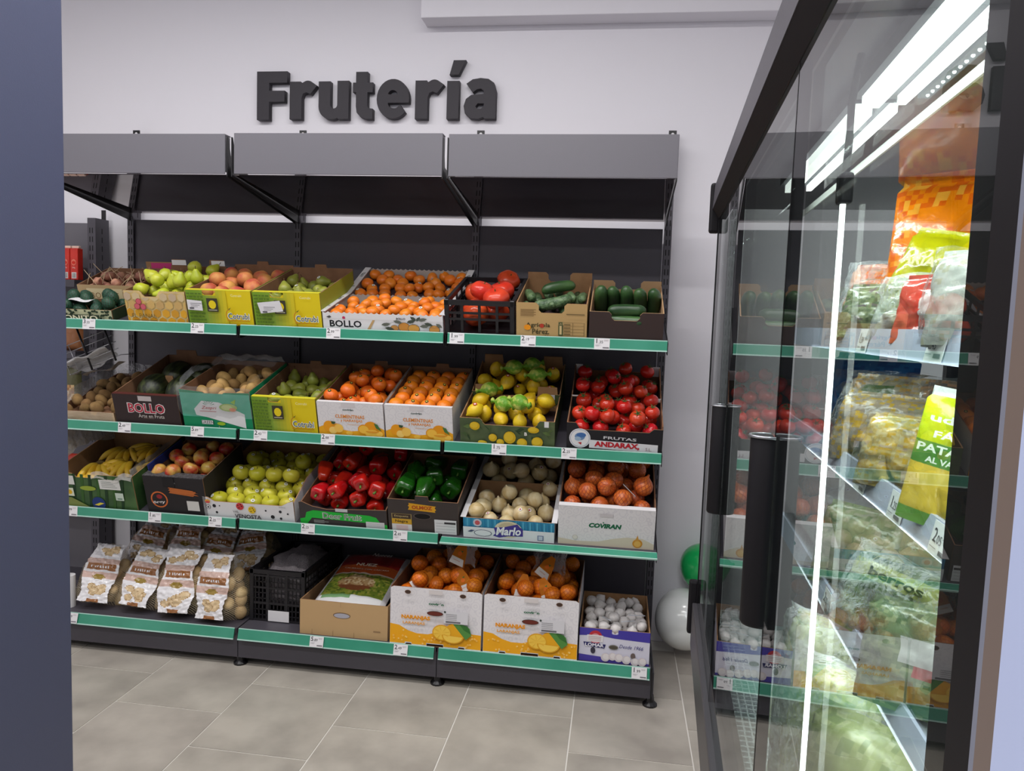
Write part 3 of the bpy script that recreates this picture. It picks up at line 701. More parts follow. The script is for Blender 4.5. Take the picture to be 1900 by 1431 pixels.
# white scalloped crates
def bollo_white(label, v0, dt, lift, glabel, group, seed, n):
    w = .571
    h = .088
    b = carton('fruit_crate', label, 1, 1.414, 1.989, h, .345, v0=v0, outer=m_white, inner=M('grey_card_inside', (196, 186, 178), .8), front=scallop(w, h), back=scallop(w, h), dt=dt, lift=lift, tray=.035, cat='crate')
    for sx in (-1, 1):
        f = box('side_rail', (sx*w/2-.016, sx*w/2+.016, -.172, .172, h, h+.004), m_white, b.e)
        D = Deco(.34, .032); D.text('A/Ma', .7, .5, .6, (50, 66, 52), rot=0); D.text('V', .25, .5, .6, (50, 66, 52))
        D.build(b.e, 0, Matrix.Translation((sx*w/2, 0, h+.0045)) @ Matrix.Rotation(pi/2, 4, 'Z') @ Matrix.Rotation(-pi/2, 4, 'X') @ Matrix.Translation((0, 0, -.016)))
    D = b.deco
    D.text('BOLLO', .19, .37, .34, (26, 30, 34), wid=.265, bold=.025); D.circ(.178, .69, .085, (196, 52, 96), 12)
    D.text('BOLLO', .655, .74, .11, (30, 34, 36), bold=.02)
    D.poly([(.37, .1), (.395, .1), (.44, .62), (.42, .62)], (196, 160, 112))
    D.poly([(.03, .72), (.06, .80), (.075, .72), (.055, .66)], (80, 78, 76)); D.rect(.0, .62, 1, .635, (208, 204, 202))
    for (cx, cy, rx, ry, c) in ((.68, .30, .05, .26, (206, 140, 62)), (.76, .24, .05, .24, (214, 156, 72)), (.60, .22, .035, .18, (190, 136, 74)), (.93, .22, .045, .24, (208, 148, 74))): D.ell(cx, cy, rx, ry, (92, 84, 70), 14); D.ell(cx, cy, rx*.92, ry*.92, c, 14)
    for (x, y, a) in ((.53, .42, .3), (.56, .2, -.3), (.63, .58, -.4), (.74, .62, .5), (.80, .76, 1.2), (.835, .74, .4), (.85, .4, .2), (.885, .5, -.5), (.97, .45, -.9), (.76, .78, 2.2)):
        p = [(-.04, 0), (-.015, .085), (.012, .085), (.042, 0), (.012, -.085), (-.015, -.085)]
        D.poly([(x+(u*cos(a)-v*.15*sin(a)), y+(v*cos(a)+u*6.5*.5*sin(a))) for u, v in p], (104, 108, 98) if (int(x*100) % 2) else (70, 78, 68))
    for k in range(12): D.rect(.50+k*.04, .44+.12*sin(k*.5), .54+k*.04, .455+.12*sin(k*.5), (96, 96, 88))
    done(b)
    fill(b, 'mandarin', n, glabel, group, 'mandarin', 'up', seed, st=.22, zmax=.112)
    return b
b = bollo_white('white scalloped-edge crate of mandarins at the shelf front', .012, 0, 0, 'small orange mandarin in the front white scalloped crate', 'mandarins in the front white crate', 21, 60)
b = bollo_white('white scalloped-edge crate of mandarins tilted up behind its twin crate', .372, 10.0, 0.0, 'small orange mandarin in the rear white scalloped crate', 'mandarins in the rear white crate', 22, 50)
# plastic crates
m_crate = M('black_crate_plastic', (26, 24, 28), .42, bump=.05, bscale=80)
def plastic_crate(name, label, s, x0, x1, h, d, v0=.012, nv=5, rows=(0.0, .36, .62, .86), back_extra=0.0, yaw=0.0, fine=0):
    w = x1-x0; mat = bmat(s, x0, x1, v0, d, yaw=yaw); e = empty(name, label, 'crate', mat)
    def side(nm, W, H, tr):
        bm = bmesh.new(); t = .008
        bbox(bm, -W/2, W/2, 0, .016, H-.022, H)
        for zz in rows: bbox(bm, -W/2, W/2, .004, t+.004, zz*H, zz*H+.010)
        for i in range(nv+1):
            x = -W/2+W*i/nv; bbox(bm, max(x-.006, -W/2), min(x+.006, W/2), .003, t+.003, 0, H-.01)
        if fine:
            for i in range(nv*fine):
                x = -W/2+W*(i+.5)/(nv*fine); bbox(bm, x-.0025, x+.0025, .006, .011, 0, H*rows[-1])
            for j in range(8): bbox(bm, -W/2, W/2, .006, .011, H*rows[-1]*j/8, H*rows[-1]*j/8+.004)
        obj(nm, from_bm(bm, nm), m_crate, e, tr)
    side('front_side', w, h, Matrix.Translation((0, -d/2, 0))); side('back_side', w, h+back_extra, Matrix.Translation((0, d/2, 0)) @ Matrix.Rotation(pi, 4, 'Z'))
    side('left_side', d-.03, h, Matrix.Translation((-w/2, 0, 0)) @ Matrix.Rotation(-pi/2, 4, 'Z')); side('right_side', d-.03, h, Matrix.Translation((w/2, 0, 0)) @ Matrix.Rotation(pi/2, 4, 'Z'))
    for sx in (-1, 1):
        for sy in (-1, 1): box('corner_post', (sx*(w/2-.011)-.011, sx*(w/2-.011)+.011, sy*(d/2-.011)-.011, sy*(d/2-.011)+.011, 0, h+(back_extra if sy > 0 else .004)), m_crate, e, .003, 1)
    box('base', (-w/2+.012, w/2-.012, -d/2+.012, d/2-.012, 0, .008), m_crate, e)
    r = Bx(); r.e = e; r.mat = mat; r.w = w-.024; r.d = d-.02; r.t = .004; r.tray = .008; r.h = h
    return r
b = plastic_crate('plastic_crate', 'black plastic crate of large tomatoes on the top shelf', 1, 1.995, 2.316, .160, .48, nv=4, rows=(0, .42, .60))
fill(b, 'beef', 52, 'large ribbed red tomato in the black plastic crate', 'large tomatoes in the black crate', 'tomato', 'up', 31, zmax=.235, rscale=1.14)
# cucumber boxes
b = carton('fruit_box', 'kraft card box of ridged cucumbers with notched front and orange dot', 1, 2.322, 2.641, .160, .43, outer=C((190, 156, 104)), front=notch(.315, .160, .32, .68, .045), back=notch(.315, .205, .34, .68, .045), hb=.175, tray=.075, inner=m_kraft)
D = b.deco
for k in range(6): D.rect(.06, .80-k*.035, .28-.03*(k % 2), .815-k*.035, (128, 98, 62))
D.text('Agrícola', .31, .36, .15, (72, 66, 40), wid=.34, bold=.02); D.text('Pérez.', .35, .19, .14, (72, 66, 40), wid=.24, bold=.02); D.circ(.365, .355, .062, (182, 62, 44), 12); D.ell(.16, .30, .05, .08, (238, 150, 30), 12)
D.text('S. L.', .44, .07, .05, (90, 76, 50)); D.rect(.60, .09, .665, .48, (74, 84, 52)); D.text('I', .632, .25, .22, (206, 180, 130), bold=.05); D.text('CAT', .632, .43, .06, (206, 180, 130))
for k in range(5): D.rect(.67, .10+k*.092, .965, .108+k*.092, (120, 98, 62))
D.rect(.80, .10, .806, .47, (120, 98, 62)); D.rect(.96, .10, .966, .47, (120, 98, 62))
for k in range(4): D.rect(.68, .13+k*.092, .77, .155+k*.092, (110, 92, 60))
D.rect(.71, .70, .965, .725, (110, 92, 60)); D.text('ORIGEN ESPAÑA', .85, .035, .035, (74, 84, 52), wid=.24, bold=.02)
done(b)
fill(b, 'pickle', 26, 'ridged green cucumber in the notched kraft box', 'ridged cucumbers in the kraft box', 'cucumber', 'y', 41, ky=3.0, zmax=.165)
put('cuke', b.mat @ Matrix.Translation((.01, .03, .178)) @ rr(random.Random(2), 'x'), 'dark smooth cucumber lying across the top of the ridged cucumbers', 'dark cucumbers', 'cucumber')
put('pickle', b.mat @ Matrix.Translation((.0, -.15, .142)) @ rr(random.Random(6), 'x') @ Matrix.Scale(1.25, 4), 'ridged green cucumber lying across the notch of the kraft box', None, 'cucumber')
b = carton('fruit_box', 'plain dark brown card box of smooth cucumbers with notched front', 1, 2.647, 2.974, .130, .40, outer=C((62, 48, 46)), front=notch(.323, .130, .30, .68, .038), back=notch(.323, .18, .30, .68, .042), hb=.16, tray=.05, inner=M('tan_card_inside', (186, 150, 110), .8), sideouter=C((62, 48, 46)))
done(b)
rg = random.Random(3)
for i, (x, y, l) in enumerate(((-.12, .0, .055), (-.06, .02, .048), (.0, .01, .042), (.062, .0, .055), (.125, .01, .045))):
    put('cuke', b.mat @ Matrix.Translation((x, y+.03, .050+.065)) @ Matrix.Rotation(rad(38), 4, 'X') @ Matrix.Rotation(rg.uniform(0, 6), 4, 'Z') @ Matrix.Scale(1.18, 4), 'smooth dark cucumber propped end-up in the dark brown box', 'propped cucumbers in the dark box', 'cucumber')
for i, (y, z) in enumerate(((-.165, .079), (-.11, .079), (-.145, .125))):
    put('cuke', b.mat @ Matrix.Translation((.0, y, z)) @ rr(random.Random(50+i), 'x') @ Matrix.Scale(1.0, 4), 'smooth dark cucumber lying crosswise at the notch of the dark brown box', 'crosswise cucumbers in the dark box', 'cucumber')

# ---------- shelf 2 ----------
m_film = film('clear_film')
def film_sheet(name, pts_fn, nu, nv, parent, seed=0, amp=.012, mat=None):
    bm = bmesh.new(); g = []
    for i in range(nu+1):
        row = []
        for j in range(nv+1):
            p = Vector(pts_fn(i/nu, j/nv)); q = Vector((p.x*22+seed, p.y*22, p.z*22))
            p += Vector((mnoise.noise(q), mnoise.noise(q+Vector((9, 2, 5))), mnoise.noise(q+Vector((3, 8, 1)))))*amp
            row.append(bm.verts.new(p))
        g.append(row)
    for i in range(nu):
        for j in range(nv): bm.faces.new((g[i][j], g[i+1][j], g[i+1][j+1], g[i][j+1]))
    return obj(name, from_bm(bm, name, True), mat or m_film, parent)
b = carton('fruit_tray', 'low wooden-look tray of brown kiwis wrapped in clear film', 2, .02, .352, .052, .52, outer=M('pale_veneer', (196, 168, 132), .6, rgb2=(214, 190, 156), nscale=20, stretch=(1, 1, 8)), hb=.06, tray=.006)
done(b)
fill(b, 'kiwi', 40, 'brown kiwi fruit in the low film-wrapped tray', 'kiwis in the low tray', 'kiwi', 'any', 51, zmax=.10)
film_sheet('plastic_film', lambda u, v: (-.155+.31*u, -.262, .052-.045*v), 14, 4, b.e, 1, .006)
film_sheet('plastic_film', lambda u, v: (-.155-.01*v, -.25+.5*u, .05+.06*v), 18, 4, b.e, 2)
film_sheet('plastic_film', lambda u, v: (-.15+.3*u, .25, .05+.07*v), 14, 4, b.e, 3)
b = carton('fruit_box', 'dark brown card box of dark striped melons with red lettering', 2, .358, .702, .155, .50, outer=C((52, 40, 40)), tray=.03, hb=.19, back=tabbed(.34, .19, [(.5, .85)], .03), rim=.022, rimmat=C((86, 40, 34)), inner=m_kraftd)
D = b.deco
D.text('BOLLO', .50, .56, .30, (232, 226, 224), wid=.56, bold=.055); D.text('BOLLO', .50, .56, .29, (176, 44, 66), wid=.55, bold=.02)
D.text('Arte en Fruta', .56, .30, .12, (214, 206, 200), wid=.40); D.rect(.43, .21, .60, .225, (110, 90, 84)); done(b)
box('white_sticker', (-.035, .035, -.251, -.2505, .125, .15), M('foil_sticker', (190, 180, 180), .3), b.e)
rg = random.Random(8)
for x, y in ((-.075, -.05), (.082, -.06), (-.07, .15), (.085, .14)):
    put('melon', b.mat @ Matrix.Translation((x, y, .03+.0785)) @ Matrix.Rotation(pi/2+.1*rg.gauss(0, 1), 4, 'X') @ Matrix.Rotation(rg.random()*6, 4, 'Z') @ Matrix.Scale(.96, 4), 'dark green striped melon in the dark red-lettered box', 'striped melons', 'melon')
box('card_divider', (-.02, .02, -.03, -.025, .12, .175), m_kraft, b.e)
b = carton('fruit_box', 'bright green card box of golden kiwis draped with clear film, lettered GREEN', 2, .716, 1.074, .198, .43, outer=C((18, 138, 92)), front=[(-.177, 0), (.177, 0), (.177, .192), (.05, .188), (.02, .165), (-.03, .165), (-.06, .188), (-.177, .198)], tray=.105, hb=.2, inner=m_kraftd)
D = b.deco
D.rect(.0, .30, 1, .92, (86, 178, 150))
D.poly([(.18, .50), (.3, .72), (.55, .70), (.9, .42), (.9, .05), (.35, .30), (.2, .34)], (232, 232, 234))
for k in range(7): a = rad(20+k*23); D.poly([(.40+.02*cos(a), .60+.04*sin(a)), (.40+.085*cos(a-.06), .60+.15*sin(a-.06)), (.40+.085*cos(a+.06), .60+.15*sin(a+.06))], (70, 150, 120))
D.text('Zespri', .40, .54, .10, (196, 60, 60), wid=.22, shear=.3); D.rect(.26, .45, .50, .462, (206, 110, 110)); D.ell(.68, .58, .13, .10, (170, 196, 110), 16); D.ell(.66, .58, .08, .07, (206, 214, 150), 16); D.ell(.74, .53, .05, .05, (226, 150, 120), 10)
D.poly([(.72, .72), (.80, .80), (.78, .66)], (150, 190, 60)); D.rect(.27, .12, .43, .22, (226, 226, 226)); D.text('GREEN', .35, .17, .075, (60, 60, 60), bold=.01); D.ell(.55, .15, .06, .045, (150, 186, 40), 14); D.text('L', .52, .06, .05, (230, 230, 230))
done(b)
fill(b, 'gkiwi', 34, 'golden brown kiwi in the film-draped green box', 'golden kiwis in the green box', 'kiwi', 'any', 52, zmax=.205)
film_sheet('plastic_film', lambda u, v: (-.185+.37*u, -.2185-.012*sin(v*3.1), .215-.15*v), 18, 8, b.e, 4, .008)
film_sheet('plastic_film', lambda u, v: (-.17-.014*v, -.21+.42*u, .20+.035*sin(u*5)+.02*v), 20, 5, b.e, 5)
film_sheet('plastic_film', lambda u, v: (.165+.012*v, -.21+.42*u, .20+.03*sin(u*5+1)+.02*v), 20, 5, b.e, 6)
film_sheet('plastic_film', lambda u, v: (-.17+.34*u, .20-.10*v, .21+.045*sin(v*3)), 18, 8, b.e, 7, .016)
b = cotrubi(2, 1.079, 1.398, .178, .43, 'yellow-green card box of green pears on the middle shelf beside the clementines', tray=.075)
fill(b, 'gpear', 30, 'olive green pear in the middle-shelf yellow-green box', 'green pears on the middle shelf', 'pear', 'any', 53, st=.05, zmax=.18)
m_cov = marks_mat('white_board_grey_marks', (228, 224, 226), (217, 213, 217), 30, .05)
def clement(x0, x1, label, kk, n, glabel, grp, seed, tray):
    b = carton('fruit_box', label, 2, x0, x1, .169, .49, outer=m_cov, inner=m_kraftd, back=tabbed(x1-x0-.004, .19, [(.38, .6)], .02), hb=.19, tray=tray, rim=.018, rimmat=m_white)
    D = b.deco
    D.rect(.37, .87, .58, 1.0, (214, 208, 210)); D.text('covirán', .47, .80, .05, (60, 84, 76), wid=.16, bold=.03)
    D.poly([(0, 0), (1, 0), (1, .25), (.9, .34), (.78, .30), (.66, .20), (.5, .16), (.36, .20), (.22, .34), (.1, .32), (0, .24)], (238, 168, 30))
    D.text('CLEMENTINAS', .49, .60, .10, (226, 140, 42), wid=.44, bold=.02); D.text('y NARANJAS', .51, .47, .09, (226, 140, 42), wid=.33, bold=.02); D.text('clementinas', .53, .37, .045, (220, 170, 120), wid=.18)
    for (cx, cy, rx, ry, c) in ((.16, .28, .085, .17, (236, 156, 26)), (.28, .22, .085, .16, (228, 150, 26)), (.22, .17, .06, .11, (246, 204, 110)), (.31, .24, .07, .13, (246, 196, 90)), (.80, .32, .10, .17, (232, 150, 24)), (.69, .24, .09, .15, (228, 150, 30)), (.69, .24, .075, .12, (244, 190, 70)), (.82, .12, .11, .13, (240, 188, 70)), (.47, .11, .05, .07, (246, 190, 70)), (.93, .13, .05, .08, (248, 196, 80))): D.ell(cx, cy, rx, ry, c, 16)
    D.ell(.82, .20, .10, .05, (226, 150, 40), 14, pi, 2*pi); D.poly([(.85, .44), (.90, .42), (.96, .22), (.88, .30)], (72, 116, 60)); D.poly([(.20, .45), (.27, .43), (.25, .36), (.21, .37)], (58, 84, 50))
    done(b)
    if kk == 'orange':
        rg = random.Random(seed)
        for j in range(6):
            for i in range(4):
                put(kk, b.mat @ Matrix.Translation(((i-1.5)*.0762+(.004 if j % 2 else -.004), -.196+j*.0775, tray+.036)) @ rr(rg, 'up'), glabel, grp, 'orange', sticker=rg.random() < .5, rng=rg)
    else: fill(b, kk, n, glabel, grp, 'orange', 'up', seed, st=.4, zmax=tray+.13)
    return b
clement(1.400, 1.724, 'white printed card box of clementines beside the yellow-green pear box', 'clem', 42, 'glossy deep orange clementine in the box beside the pears', 'clementines on the middle shelf', 54, .085)
clement(1.727, 2.050, 'white printed card box of neatly stacked oranges beside the lemon boxes', 'orange', 40, 'bright orange in the box beside the lemons', 'oranges on the middle shelf', 55, .115)
m_lemonbox = M('lemon_print_board', (62, 78, 48), .55, rgb2=(84, 98, 60), nscale=16)
def lemonbox(label, v0, dt, lift, seed, n, glabel, grp, extra):
    w = .434
    b = carton('fruit_box', label, 2, 2.080, 2.518, .128, .30, v0=v0, outer=m_lemonbox, inner=m_kraft, front=notch(w, .128, .24, .82, .03), back=tabbed(w, .13, [(.03, .26), (.74, .97)], .05), hb=.14, dt=dt, lift=lift, tray=.058)
    D = b.deco; rg = random.Random(5)
    for k in range(22): x, y = rg.uniform(.03, .97), rg.uniform(.08, .70); a = rg.uniform(0, 3); D.poly([(x-.05*cos(a), y-.12*sin(a)), (x+.015*sin(a), y+.09*cos(a)), (x+.05*cos(a), y+.12*sin(a)), (x-.015*sin(a), y-.09*cos(a))], ((46, 66, 40), (92, 112, 62), (70, 90, 52))[k % 3])
    for (cx, cy, rx, ry) in ((.16, .72, .055, .16), (.35, .30, .045, .15), (.53, .34, .065, .24), (.43, .14, .04, .13), (.66, .16, .055, .18), (.82, .22, .06, .20), (.78, .68, .06, .12), (.24, .10, .05, .08)):
        D.ell(cx, cy, rx, ry, (206, 166, 26), 14); D.ell(cx-.008, cy+.03, rx*.75, ry*.7, (222, 186, 46), 12)
    D.text('B', .70, .52, .12, (230, 226, 220), bold=.04) if v0 < .1 else None
    done(b)
    box('white_card', (.17, .19, -.151, -.1505, .10, .128), m_white, b.e)
    pts = fill(b, 'lemon', n, glabel, grp, 'lemon', 'any', seed, st=.5, zmax=.20, rscale=1.0)
    rg = random.Random(seed)
    for k, (x, y, z, a) in enumerate(extra):     # lemons in printed green wrappers, resting on the heap
        z = b.tray+.036
        for (px, py, pz, q) in pts:
            dd = (px-x)**2+(py-y)**2; sm = .036+q*.9
            if dd < sm*sm: z = max(z, pz+math.sqrt(sm*sm-dd))
        pts.append((x, y, z, .038))
        o = put('lemon', b.mat @ Matrix.Translation((x, y, z)) @ Matrix.Rotation(a, 4, 'Z') @ Matrix.Rotation(pi/2, 4, 'Y') @ Matrix.Scale(1.08, 4), 'lemon twisted in bright green printed tissue in the %s lemon box' % ('front' if v0 < .1 else 'rear'), 'tissue-wrapped lemons', 'lemon')
        o.data = KINDS['wrapped'].me; o.name = 'wrapped_lemon'
    return b
mw = lumpy(revolve([(.004, -.062), (.014, -.058), (.006, -.05)]+[(r*1.04, z*1.0) for r, z in lemon_prof(.033)[2:-2]]+[(.007, .05), (.016, .058), (.003, .064)], 16), .06, 60)
kind('wrapped', 'wrapped_lemon', mw, M('green_tissue', (104, 158, 36), .5, rgb2=(196, 204, 96), nscale=26, bump=.5, bscale=60, contrast=(.45, .6)), .036)
lemonbox('leaf-printed card box of lemons at the shelf front, in front of a matching box', .012, 0, 0, 61, 24, 'yellow lemon in the front leaf-printed box', 'lemons in the front box', [(-.03, -.06, .170, -.5), (.05, -.10, .165, -.6), (-.12, .08, .165, .4)])
lemonbox('leaf-printed card box of lemons tilted up behind a matching box', .318, 9, .02, 62, 22, 'yellow lemon in the rear leaf-printed box', 'lemons in the rear box', [(-.02, -.05, .165, .3), (.06, .0, .165, .5), (.10, -.08, .160, .2)])
m_vine = M('tomato_vine', (58, 78, 36), .7)
def tombox(label, v0, dt, lift, yaw, seed, n, glabel, grp, logo):
    w = .424
    b = carton('fruit_box', label, 2, 2.568, 2.996, .132, .285, v0=v0, outer=C((34, 32, 36)), inner=m_kraftd, front=[(-w/2, 0), (w/2, 0), (w/2, .118), (w/2-.04, .118), (w/2-.06, .10), (-w/2+.06, .10), (-w/2+.04, .132), (-w/2, .132)], back=notch(w, .15, .10, .90, .03), hb=.15, dt=dt, lift=lift, yaw=yaw, tray=.045)
    for sx in (-1, 1): box('white_corner', (sx*(w/2-.02)-.018, sx*(w/2-.02)+.018, .1365, .1372, .10, .155), m_white, b.e)
    if logo:
        D = b.deco; D.poly([(.24, .10), (.955, .03), (.955, .33), (.24, .40)], (224, 222, 226)); D.circ(.14, .44, .36, (224, 222, 226), 22); D.circ(.14, .44, .325, (150, 160, 184), 22); D.circ(.14, .44, .31, (230, 228, 230), 22)
        D.ell(.14, .50, .055, .14, (110, 140, 180), 12); D.ell(.155, .56, .05, .09, (70, 110, 170), 12); D.ell(.12, .42, .035, .08, (160, 184, 206), 10); D.poly([(.12, .28), (.16, .30), (.155, .20)], (186, 40, 46))
        D.text('ANDARAX,', .53, .235, .20, (186, 34, 46), wid=.46, bold=.05, rot=-.02); D.text('S.L.', .86, .16, .11, (150, 120, 124), rot=-.02); D.text('FRUTAS', .56, .50, .10, (210, 208, 212), wid=.34, bold=.02, rot=-.03)
    done(b)
    pts = fill(b, 'tomato', n, glabel, grp, 'tomato', 'up', seed, zmax=.20)
    return b
tombox('black card box of vine tomatoes at the shelf front with red lettering', .012, 0, 0, 0, 71, 42, 'glossy red vine tomato in the front black red-lettered box', 'vine tomatoes in the front box', True)
tombox('black card box of vine tomatoes tilted up behind the red-lettered one', .305, 10, .02, 0, 72, 46, 'glossy red vine tomato in the rear black box', 'vine tomatoes in the rear box', False)

# ---------- shelf 3 ----------
m_liner = film('banana_liner', (226, 222, 214), .35)
b = carton('fruit_box', 'dark green printed card box of bananas with a clear plastic liner', 3, .035, .470, .188, .48, outer=M('banana_box_green', (40, 76, 40), .5, rgb2=(74, 108, 56), nscale=7), front=notch(.431, .188, .28, .54, .02), tray=.07, hb=.20, inner=m_kraft)
D = b.deco
for k in range(9): D.poly([(.1*k, 0), (.1*k+.03, 0), (.1*k+.10, 1), (.1*k+.06, 1)], (58, 96, 44) if k % 2 else (34, 62, 36))
D.rect(.08, .68, .27, .94, (222, 222, 216)); D.rect(.58, .60, .84, .88, (226, 226, 222))
for k in range(4): D.rect(.61, .66+k*.05, .80-.02*k, .675+k*.05, (150, 154, 150))
D.ell(.43, .60, .10, .07, (150, 170, 60), 16); D.rect(.14, .34, .24, .58, (220, 226, 200)); D.circ(.19, .46, .07, (226, 180, 40), 10); D.circ(.53, .17, .19, (36, 58, 120), 18); D.poly([(.47, .12), (.55, .20), (.6, .18), (.52, .10)], (226, 206, 70)); D.rect(.76, .30, .86, .52, (206, 220, 206)); D.rect(.78, .33, .84, .37, (120, 150, 130))
D.poly([(.05, .05), (.35, .0), (.40, .06), (.2, .30), (.05, .3)], (128, 138, 76))
done(b)
film_sheet('plastic_liner', lambda u, v: (-.20-.03*v, -.23+.46*u, .19+.10*v+.04*sin(u*4)), 20, 6, b.e, 11, .014, m_liner)
film_sheet('plastic_liner', lambda u, v: (.0+.215*u, -.236-.012*v, .196-.03*v+.01*sin(u*9)), 14, 4, b.e, 12, .010, m_liner)
film_sheet('plastic_liner', lambda u, v: (.205, -.23+.4*u, .17+.05*v), 16, 4, b.e, 13, .010, m_liner)
m_ban = M('banana_peel', (214, 170, 34), .45, rgb2=(228, 192, 62), nscale=16, var=.06); m_bant = M('banana_tip', (92, 74, 36), .8)
def banana_mesh():
    bm = bmesh.new(); R = .12; n = 12; pts = []; rd = []
    for i in range(n+1):
        a = rad(-38+76*i/n); pts.append((0, R*sin(a), R*cos(a)-R)); t = i/n
        rd.append(.0152*min(1, .25+2.6*t, .25+2.6*(1-t)) if 0 < i < n else .0045)
    tube(bm, pts, rd, 7)
    for f in bm.faces:
        if abs(f.calc_center_median().y) > R*sin(rad(35)): f.material_index = 1
    me = from_bm(bm, 'banana', True); me.materials.append(m_ban); me.materials.append(m_bant); return me
ban = banana_mesh(); crown_me = None
def bunch(mat, n, label):
    e = empty('banana_bunch', label, 'bananas', mat, 'bunches of bananas')
    for i in range(n):
        a = (i-(n-1)/2)*.30
        obj('banana', ban, None, e, Matrix.Rotation(a, 4, 'Z') @ Matrix.Translation((0, -.09, .004*abs(i-n/2))) @ Matrix.Rotation(.12*(i % 2), 4, 'Y'))
    bm = bmesh.new(); tube(bm, [(-.03, -.012, -.02), (0, -.006, -.012), (.03, -.012, -.02)], [.009, .012, .009], 6)
    obj('crown', from_bm(bm, 'crown', True), m_bant, e)
for i, (x, y, z, a, lx, n) in enumerate(((-.13, .0, .125, .5, .25, 5), (.02, .05, .125, -.2, .2, 5), (.10, -.03, .135, 1.2, .15, 4), (-.06, .16, .135, .1, .1, 5), (.10, .19, .14, -.5, .1, 5), (-.12, -.08, .115, .15, .5, 4))):
    bunch(b.mat @ Matrix.Translation((x, y, z+.02)) @ Matrix.Rotation(a, 4, 'Z') @ Matrix.Rotation(lx, 4, 'X') @ Matrix.Scale(1.12, 4), n, 'bunch of yellow bananas in the green film-lined box')
b = carton('fruit_box', 'black card box of red-blushed apples with an orange brush mark', 3, .524, .842, .203, .40, outer=C((40, 36, 38)), tray=.11, hb=.21, inner=m_kraftd, rim=.045, rimmat=M('black_speckled_lip', (40, 38, 40), .6, rgb2=(90, 88, 90), nscale=120))
D = b.deco
D.circ(.22, .38, .22, (214, 110, 54), 20); D.circ(.22, .38, .185, (40, 34, 36), 20); D.text('\u00f6rgy', .21, .30, .08, (220, 214, 214), wid=.2, bold=.03, rot=.1); D.ell(.23, .46, .05, .06, (150, 40, 44), 10)
for k in range(7): D.poly([(.40+.02*(k % 3), .58+k*.022), (.80+.05*((k*2) % 3), .52+k*.022), (.82+.04*(k % 2), .545+k*.022), (.42, .602+k*.022)], (196, 108, 52))
D.rect(.68, .14, .88, .40, (214, 212, 208)); D.text('JOYA', .5, .85, .05, (150, 150, 150)); D.rect(.33, .74, .52, 1.0, (30, 27, 29)); D.rect(.42, .02, .60, .05, (90, 50, 40))
done(b)
box('blue_flap', (-.155, -.15, -.15, .15, .19, .235), C((30, 46, 116)), b.e)
fill(b, 'joya', 44, 'red and yellow blushed apple in the black box', 'blushed apples in the black box', 'apple', 'any', 82, zmax=.25)
b = carton('fruit_box', 'low white card box of golden apples with black spots and two ladybirds', 3, .822, 1.288, .092, .60, outer=m_white, inner=m_kraft, front=[(-.231, 0), (.231, 0), (.231, .118), (.205, .108), (.17, .088), (-.17, .088), (-.205, .108), (-.231, .112)], hb=.16, side=[(-.295, 0), (.295, 0), (.295, .15), (-.12, .15), (-.29, .105)], tray=.03)
D = b.deco
for x, y, r in ((.05, .78, .0), (.12, .70, .10), (.18, .72, .035), (.14, .32, .07), (.69, .62, .05), (.76, .28, .11), (.85, .62, .08), (.85, .22, .07), (.93, .52, .05)):
    if r: D.circ(x, y, r, (40, 38, 42), 14)
D.circ(.055, .62, .13, (70, 70, 72), 14); D.circ(.055, .62, .105, (232, 230, 232), 14); D.circ(.055, .62, .06, (90, 90, 92), 10)
D.circ(.41, .78, .21, (206, 62, 66), 18); D.circ(.54, .62, .21, (232, 192, 40), 18)
for cx, cy in ((.39, .84), (.43, .80), (.40, .70), (.42, .90)): D.circ(cx, cy, .035, (40, 30, 32), 8)
for cx, cy in ((.52, .68), (.56, .64), (.53, .54), (.55, .74), (.57, .55)): D.circ(cx, cy, .03, (60, 50, 20), 8)
D.text('VAL', .36, .47, .13, (60, 58, 62)); D.text('VENOSTA', .49, .22, .22, (52, 50, 54), wid=.29, bold=.02); D.text('Südtirol', .88, .92, .08, (120, 120, 124))
D.ell(.06, .98, .03, .12, (230, 170, 70), 12); D.ell(.06, .94, .025, .07, (206, 80, 80), 10)
done(b)
# regular rows of golden apples
rg = random.Random(83)
for i in range(7):
    n = 5 if i % 2 == 0 else 4
    for k in range(n):
        x = (k-(n-1)/2)*.0895+rg.uniform(-.0015, .0015); y = -.244+i*.0775+rg.uniform(-.0015, .0015)
        put('golden', b.mat @ Matrix.Translation((x, y, b.tray+.0385)) @ rr(rg, 'up') @ Matrix.Scale(1.07, 4), 'yellow-green golden apple in the low white spotted box', 'golden apples in the white spotted box', 'apple', sticker=rg.random() < .75, rng=rg)
for i in range(1, 6):                                   # loose second layer in the hollows
    for k in range(4):
        if rg.random() < (.25 if i < 3 else .45): continue
        x = (k-1.5)*.0895; y = -.244+i*.0775
        if i % 2: continue
        put('golden', b.mat @ Matrix.Translation((x, y+.0, b.tray+.0385+.072)) @ rr(rg, 'up') @ Matrix.Scale(1.05, 4), 'yellow-green golden apple in the low white spotted box', 'golden apples in the white spotted box', 'apple', sticker=rg.random() < .8, rng=rg)
b = carton('fruit_box', 'low dark card box of red peppers with a green swoosh', 3, 1.312, 1.746, .107, .56, outer=C((64, 58, 58)), inner=m_kraftd, front=[(-.215, 0), (.215, 0), (.215, .104), (.12, .100), (-.08, .088), (-.15, .100), (-.2, .122), (-.215, .118)], tray=.03, hb=.16)
D = b.deco
D.poly([(0, .0), (.07, .0), (.14, .36), (.80, .28), (.92, .05), (1, .05), (1, .24), (.93, .28), (.88, .58), (.80, .66), (.16, .74), (.08, .62), (.06, .34), (0, .28)], (38, 182, 62))
